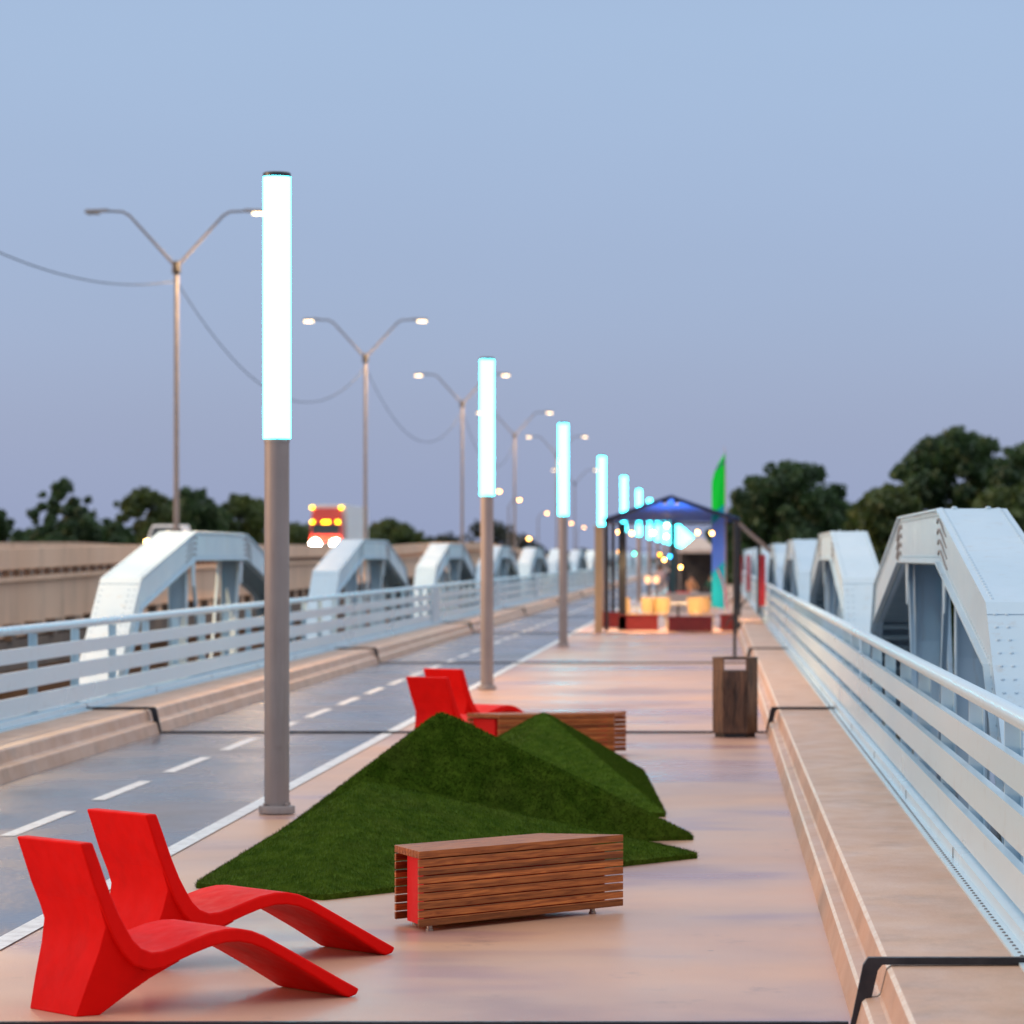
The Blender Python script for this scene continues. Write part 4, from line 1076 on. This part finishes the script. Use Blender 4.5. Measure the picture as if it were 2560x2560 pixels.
tree_at('broad dark tree right of the feather flag, with a domed double top', 1490, 858, 225, 260, 'leafa', 1, group=G1, nl=20000)
tree_at('smaller dark tree at the left foot of the domed right-hand tree', 1400, 925, 120, 290, 'leafa', 2, group=G1)
tree_at('olive tree in the dip between the two big right-hand trees', 1680, 902, 165, 235, 'leafb', 3, group=G1, nl=14000)
tree_at('tallest dark tree on the right, above the nearest right-hand truss', 1805, 790, 225, 245, 'leafa', 4, group=G1, nl=22000)
tree_at('dark tree cut by the right edge of the picture', 1935, 812, 170, 235, 'leafa', 5, group=G1, nl=13000)
tree_at('olive tree low behind the nearest right-hand truss', 1890, 905, 200, 228, 'leafb', 6, group=G1, nl=13000)
tree_at('low tree behind the second right-hand truss', 1590, 945, 160, 270, 'leafb', 7, group=G1)
tree_at('low dark tree behind the third right-hand truss', 1740, 960, 170, 255, 'leafa', 27, group=G1)
G2 = 'trees beyond the highway on the left'
tree_at('open tall tree with gaps in its crown at the far left', 122, 886, 118, 280, 'leafa', 8, group=G2, open_=.6, nl=4600, leaf=.55)
tree_at('dense bushy tree at the foot of the open tall tree', 140, 945, 140, 275, 'leafa', 9, group=G2, nl=12000)
tree_at('dark tree cut by the left edge of the picture', -20, 945, 130, 270, 'leafa', 10, group=G2)
tree_at('pointed olive tree left of the first street lamp pole', 268, 905, 130, 290, 'leafb', 11, group=G2, nl=13000)
tree_at('rounded dark tree right of the first street lamp pole', 365, 912, 150, 300, 'leafa', 12, group=G2, nl=14000)
tree_at('broad olive tree just left of the nearest light post', 455, 920, 140, 305, 'leafb', 13, group=G2, nl=13000)
tree_at('low olive tree behind the lorry headlights', 560, 985, 150, 420, 'leafb', 14, group=G2, leaf=.6)
tree_at('green tree right of the lorry trailer', 735, 972, 110, 430, 'leafb', 15, group=G2, leaf=.6)
tree_at('small pointed tree right of the one beside the trailer', 788, 992, 50, 440, 'leafb', 16, group=G2, leaf=.6, nl=2500)
tree_at('low bushy tree between the tall open tree and the pointed tree', 212, 968, 90, 285, 'leafa', 31, group=G2, nl=6000)
tree_at('low bushy tree just behind the first street lamp pole', 318, 940, 90, 310, 'leafb', 32, group=G2, nl=6000)
tree_at('low dark tree hidden behind the nearest light post', 425, 940, 110, 315, 'leafa', 33, group=G2, nl=7000)
tree_at('low dark bush at the far left by the picture edge', 60, 985, 110, 290, 'leafa', 34, group=G2, nl=6000)
G3 = 'faded trees above the far highway'
tree_at('greyish rounded tree left of the second light post', 848, 1000, 80, 620, 'leafc', 17, group=G3, leaf=.9, nl=3500)
tree_at('greyish rounded tree behind the second light post', 925, 980, 110, 640, 'leafc', 18, group=G3, leaf=.9, nl=4500)
tree_at('greyish low tree right of the second light post', 985, 1006, 90, 660, 'leafc', 19, group=G3, leaf=.9, nl=3000)
# far wood closing the horizon
g = np.random.default_rng(77); nl = 26000
xx = g.uniform(-420,380,nl); hh = 13.5+3.5*np.sin(xx*.05)+2.2*np.sin(xx*.13+1)+1.5*np.sin(xx*.31)
p = np.stack([xx, 1150+g.uniform(-15,15,nl), -9+hh*np.sqrt(g.uniform(.02,1,nl))],1)
a = g.normal(0,1,(nl,3)); a /= np.linalg.norm(a,axis=1)[:,None]; c = np.cross(a, g.normal(0,1,(nl,3))); c /= np.linalg.norm(c,axis=1)[:,None]
v = np.stack([p-a*1.3,p+c*1.0,p+a*1.3,p-c*1.0],1).reshape(-1,3)
o = raw_mesh('distant_wood', v, np.arange(4*nl).reshape(-1,4), M['leafc'], None, 4)
tag(o, 'faded band of woodland along the far horizon', 'wood', kind='stuff')

# ------------------------------------------------------------------ light
def point(name, loc, e, col, r=.15, spot=None, rot=None):
    l = bpy.data.lights.new(name, 'SPOT' if spot else 'POINT'); l.energy = e; l.color = col; l.shadow_soft_size = r
    if spot: l.spot_size = R(spot); l.spot_blend = .6
    o = bpy.data.objects.new(name, l); COL.objects.link(o); o.location = loc
    if rot: o.rotation_euler = rot
    return o
SODC = (1,.62,.30)
for k, p_ in enumerate(LIGHTS[:5]): point('street_lamp_glow', p_, 5500, SODC, .3, 172)
# the lamp of the same row that stands just out of the frame, level with the near trusses
point('street_lamp_glow', (-13.4, 62, 11.6), 9000, SODC, .3, 172)
for (x, y, e) in ((-2.2,112.4,700),(-.3,112.4,700),(-1.2,114.6,650),(-1.2,117.2,600)): point('canopy_glow', (x, y, 2.75), e, (1,.66,.32), .12, 118)
point('canopy_spot', (-1.22, 115.0, 1.9), 700, (.6,.85,1), .15, 130, (PI,0,0))

SUN_EL, SUN_AZ = R(10), R(-100)       # low western glow behind the camera, to the left
sl = bpy.data.lights.new('sun', 'SUN'); sl.energy = 1.5; sl.angle = R(16); sl.color = (1,.54,.23)
so = bpy.data.objects.new('sun', sl); COL.objects.link(so)
sd = Vector((math.sin(SUN_AZ)*math.cos(SUN_EL), math.cos(SUN_AZ)*math.cos(SUN_EL), math.sin(SUN_EL)))   # towards the sun
so.rotation_euler = sd.to_track_quat('Z','Y').to_euler()

w = bpy.data.worlds.new('World'); scn.world = w; w.use_nodes = True
N, L = w.node_tree.nodes, w.node_tree.links
bg = N['Background']; out = N['World Output']
sky = N.new('ShaderNodeTexSky'); sky.sky_type = 'NISHITA'; sky.sun_disc = False; sky.sun_elevation = SUN_EL; sky.sun_rotation = SUN_AZ
sky.air_density = 1.0; sky.dust_density = 2.0; sky.ozone_density = 2.0
L.new(sky.outputs[0], bg.inputs[0]); bg.inputs[1].default_value = .05
# thin even cloud deck of dusk: bluish grey, paler overhead, dusky towards the horizon
tc = N.new('ShaderNodeTexCoord'); nm = N.new('ShaderNodeVectorMath'); nm.operation = 'NORMALIZE'; L.new(tc.outputs['Generated'], nm.inputs[0])
sp = N.new('ShaderNodeSeparateXYZ'); L.new(nm.outputs[0], sp.inputs[0])
rp = N.new('ShaderNodeValToRGB'); cr = rp.color_ramp; cr.interpolation = 'EASE'
cr.elements[0].position = 0; cr.elements[0].color = (.28,.335,.525,1)
cr.elements[1].position = 1; cr.elements[1].color = (1.15,1.17,1.2,1)
for p_, c_ in ((.025,(.275,.335,.53)),(.07,(.28,.36,.575)),(.14,(.30,.395,.595)),(.30,(.62,.70,.84))):
    e = cr.elements.new(p_); e.color = (*c_,1)
L.new(sp.outputs['Z'], rp.inputs[0])
# soft cloud mottling
n1 = N.new('ShaderNodeTexNoise'); n1.inputs['Scale'].default_value = 3.0; n1.inputs['Detail'].default_value = 4
mp = N.new('ShaderNodeMapping'); mp.inputs['Scale'].default_value = (1,1,4); L.new(nm.outputs[0], mp.inputs[0]); L.new(mp.outputs[0], n1.inputs['Vector'])
mr = N.new('ShaderNodeMapRange'); mr.inputs['To Min'].default_value = .93; mr.inputs['To Max'].default_value = 1.07; L.new(n1.outputs[0], mr.inputs[0])
bg2 = N.new('ShaderNodeBackground'); L.new(rp.outputs[0], bg2.inputs[0]); 
sepy = N.new('ShaderNodeMapRange'); sepy.inputs['From Min'].default_value = -1; sepy.inputs['From Max'].default_value = .0; sepy.inputs['To Min'].default_value = .8; sepy.inputs['To Max'].default_value = 1.0
L.new(sp.outputs['Y'], sepy.inputs[0]); mm = N.new('ShaderNodeMath'); mm.operation = 'MULTIPLY'; L.new(mr.outputs[0], mm.inputs[0]); L.new(sepy.outputs[0], mm.inputs[1]); L.new(mm.outputs[0], bg2.inputs[1])
# warm fill glow added low on the horizon to both sides of the bridge
def m_(op, a, b_=None):
    q = N.new('ShaderNodeMath'); q.operation = op
    for i, v in enumerate((a, b_)):
        if v is None: continue
        if isinstance(v, (int, float)): q.inputs[i].default_value = v
        else: L.new(v, q.inputs[i])
    return q.outputs[0]
side = m_('POWER', m_('ABSOLUTE', sp.outputs['X']), 3.0)
low = m_('POWER', m_('SUBTRACT', 1.0, m_('MINIMUM', m_('ABSOLUTE', sp.outputs['Z']), 1.0)), 4.0)
bg3 = N.new('ShaderNodeBackground'); bg3.inputs[0].default_value = (1,.52,.28,1); L.new(m_('MULTIPLY', m_('MULTIPLY', side, low), .55), bg3.inputs[1])
ad0 = N.new('ShaderNodeAddShader'); L.new(bg2.outputs[0], ad0.inputs[0]); L.new(bg3.outputs[0], ad0.inputs[1])
ad = N.new('ShaderNodeAddShader'); L.new(bg.outputs[0], ad.inputs[0]); L.new(ad0.outputs[0], ad.inputs[1]); L.new(ad.outputs[0], out.inputs[0])

# ------------------------------------------------------------------ camera
cd = bpy.data.cameras.new('camera'); co = bpy.data.objects.new('camera', cd); COL.objects.link(co)
co.location = (0,0,EYE); co.rotation_euler = (R(90),0,0)
cd.sensor_width = 36; cd.lens = 36*F/1932; cd.shift_x = .5-VX/1932; cd.shift_y = VY/1932-.5
cd.clip_start = .1; cd.clip_end = 9000
cd.dof.use_dof = True; cd.dof.focus_distance = 21.5; cd.dof.aperture_fstop = 3.9; cd.dof.aperture_blades = 9
scn.camera = co
scn.view_settings.view_transform = 'Standard'; scn.view_settings.look = 'None'; scn.view_settings.exposure = 0; scn.view_settings.gamma = 1
try:
    scn.cycles.use_denoising = True; scn.cycles.max_bounces = 8; scn.cycles.sample_clamp_indirect = 6
except Exception: pass
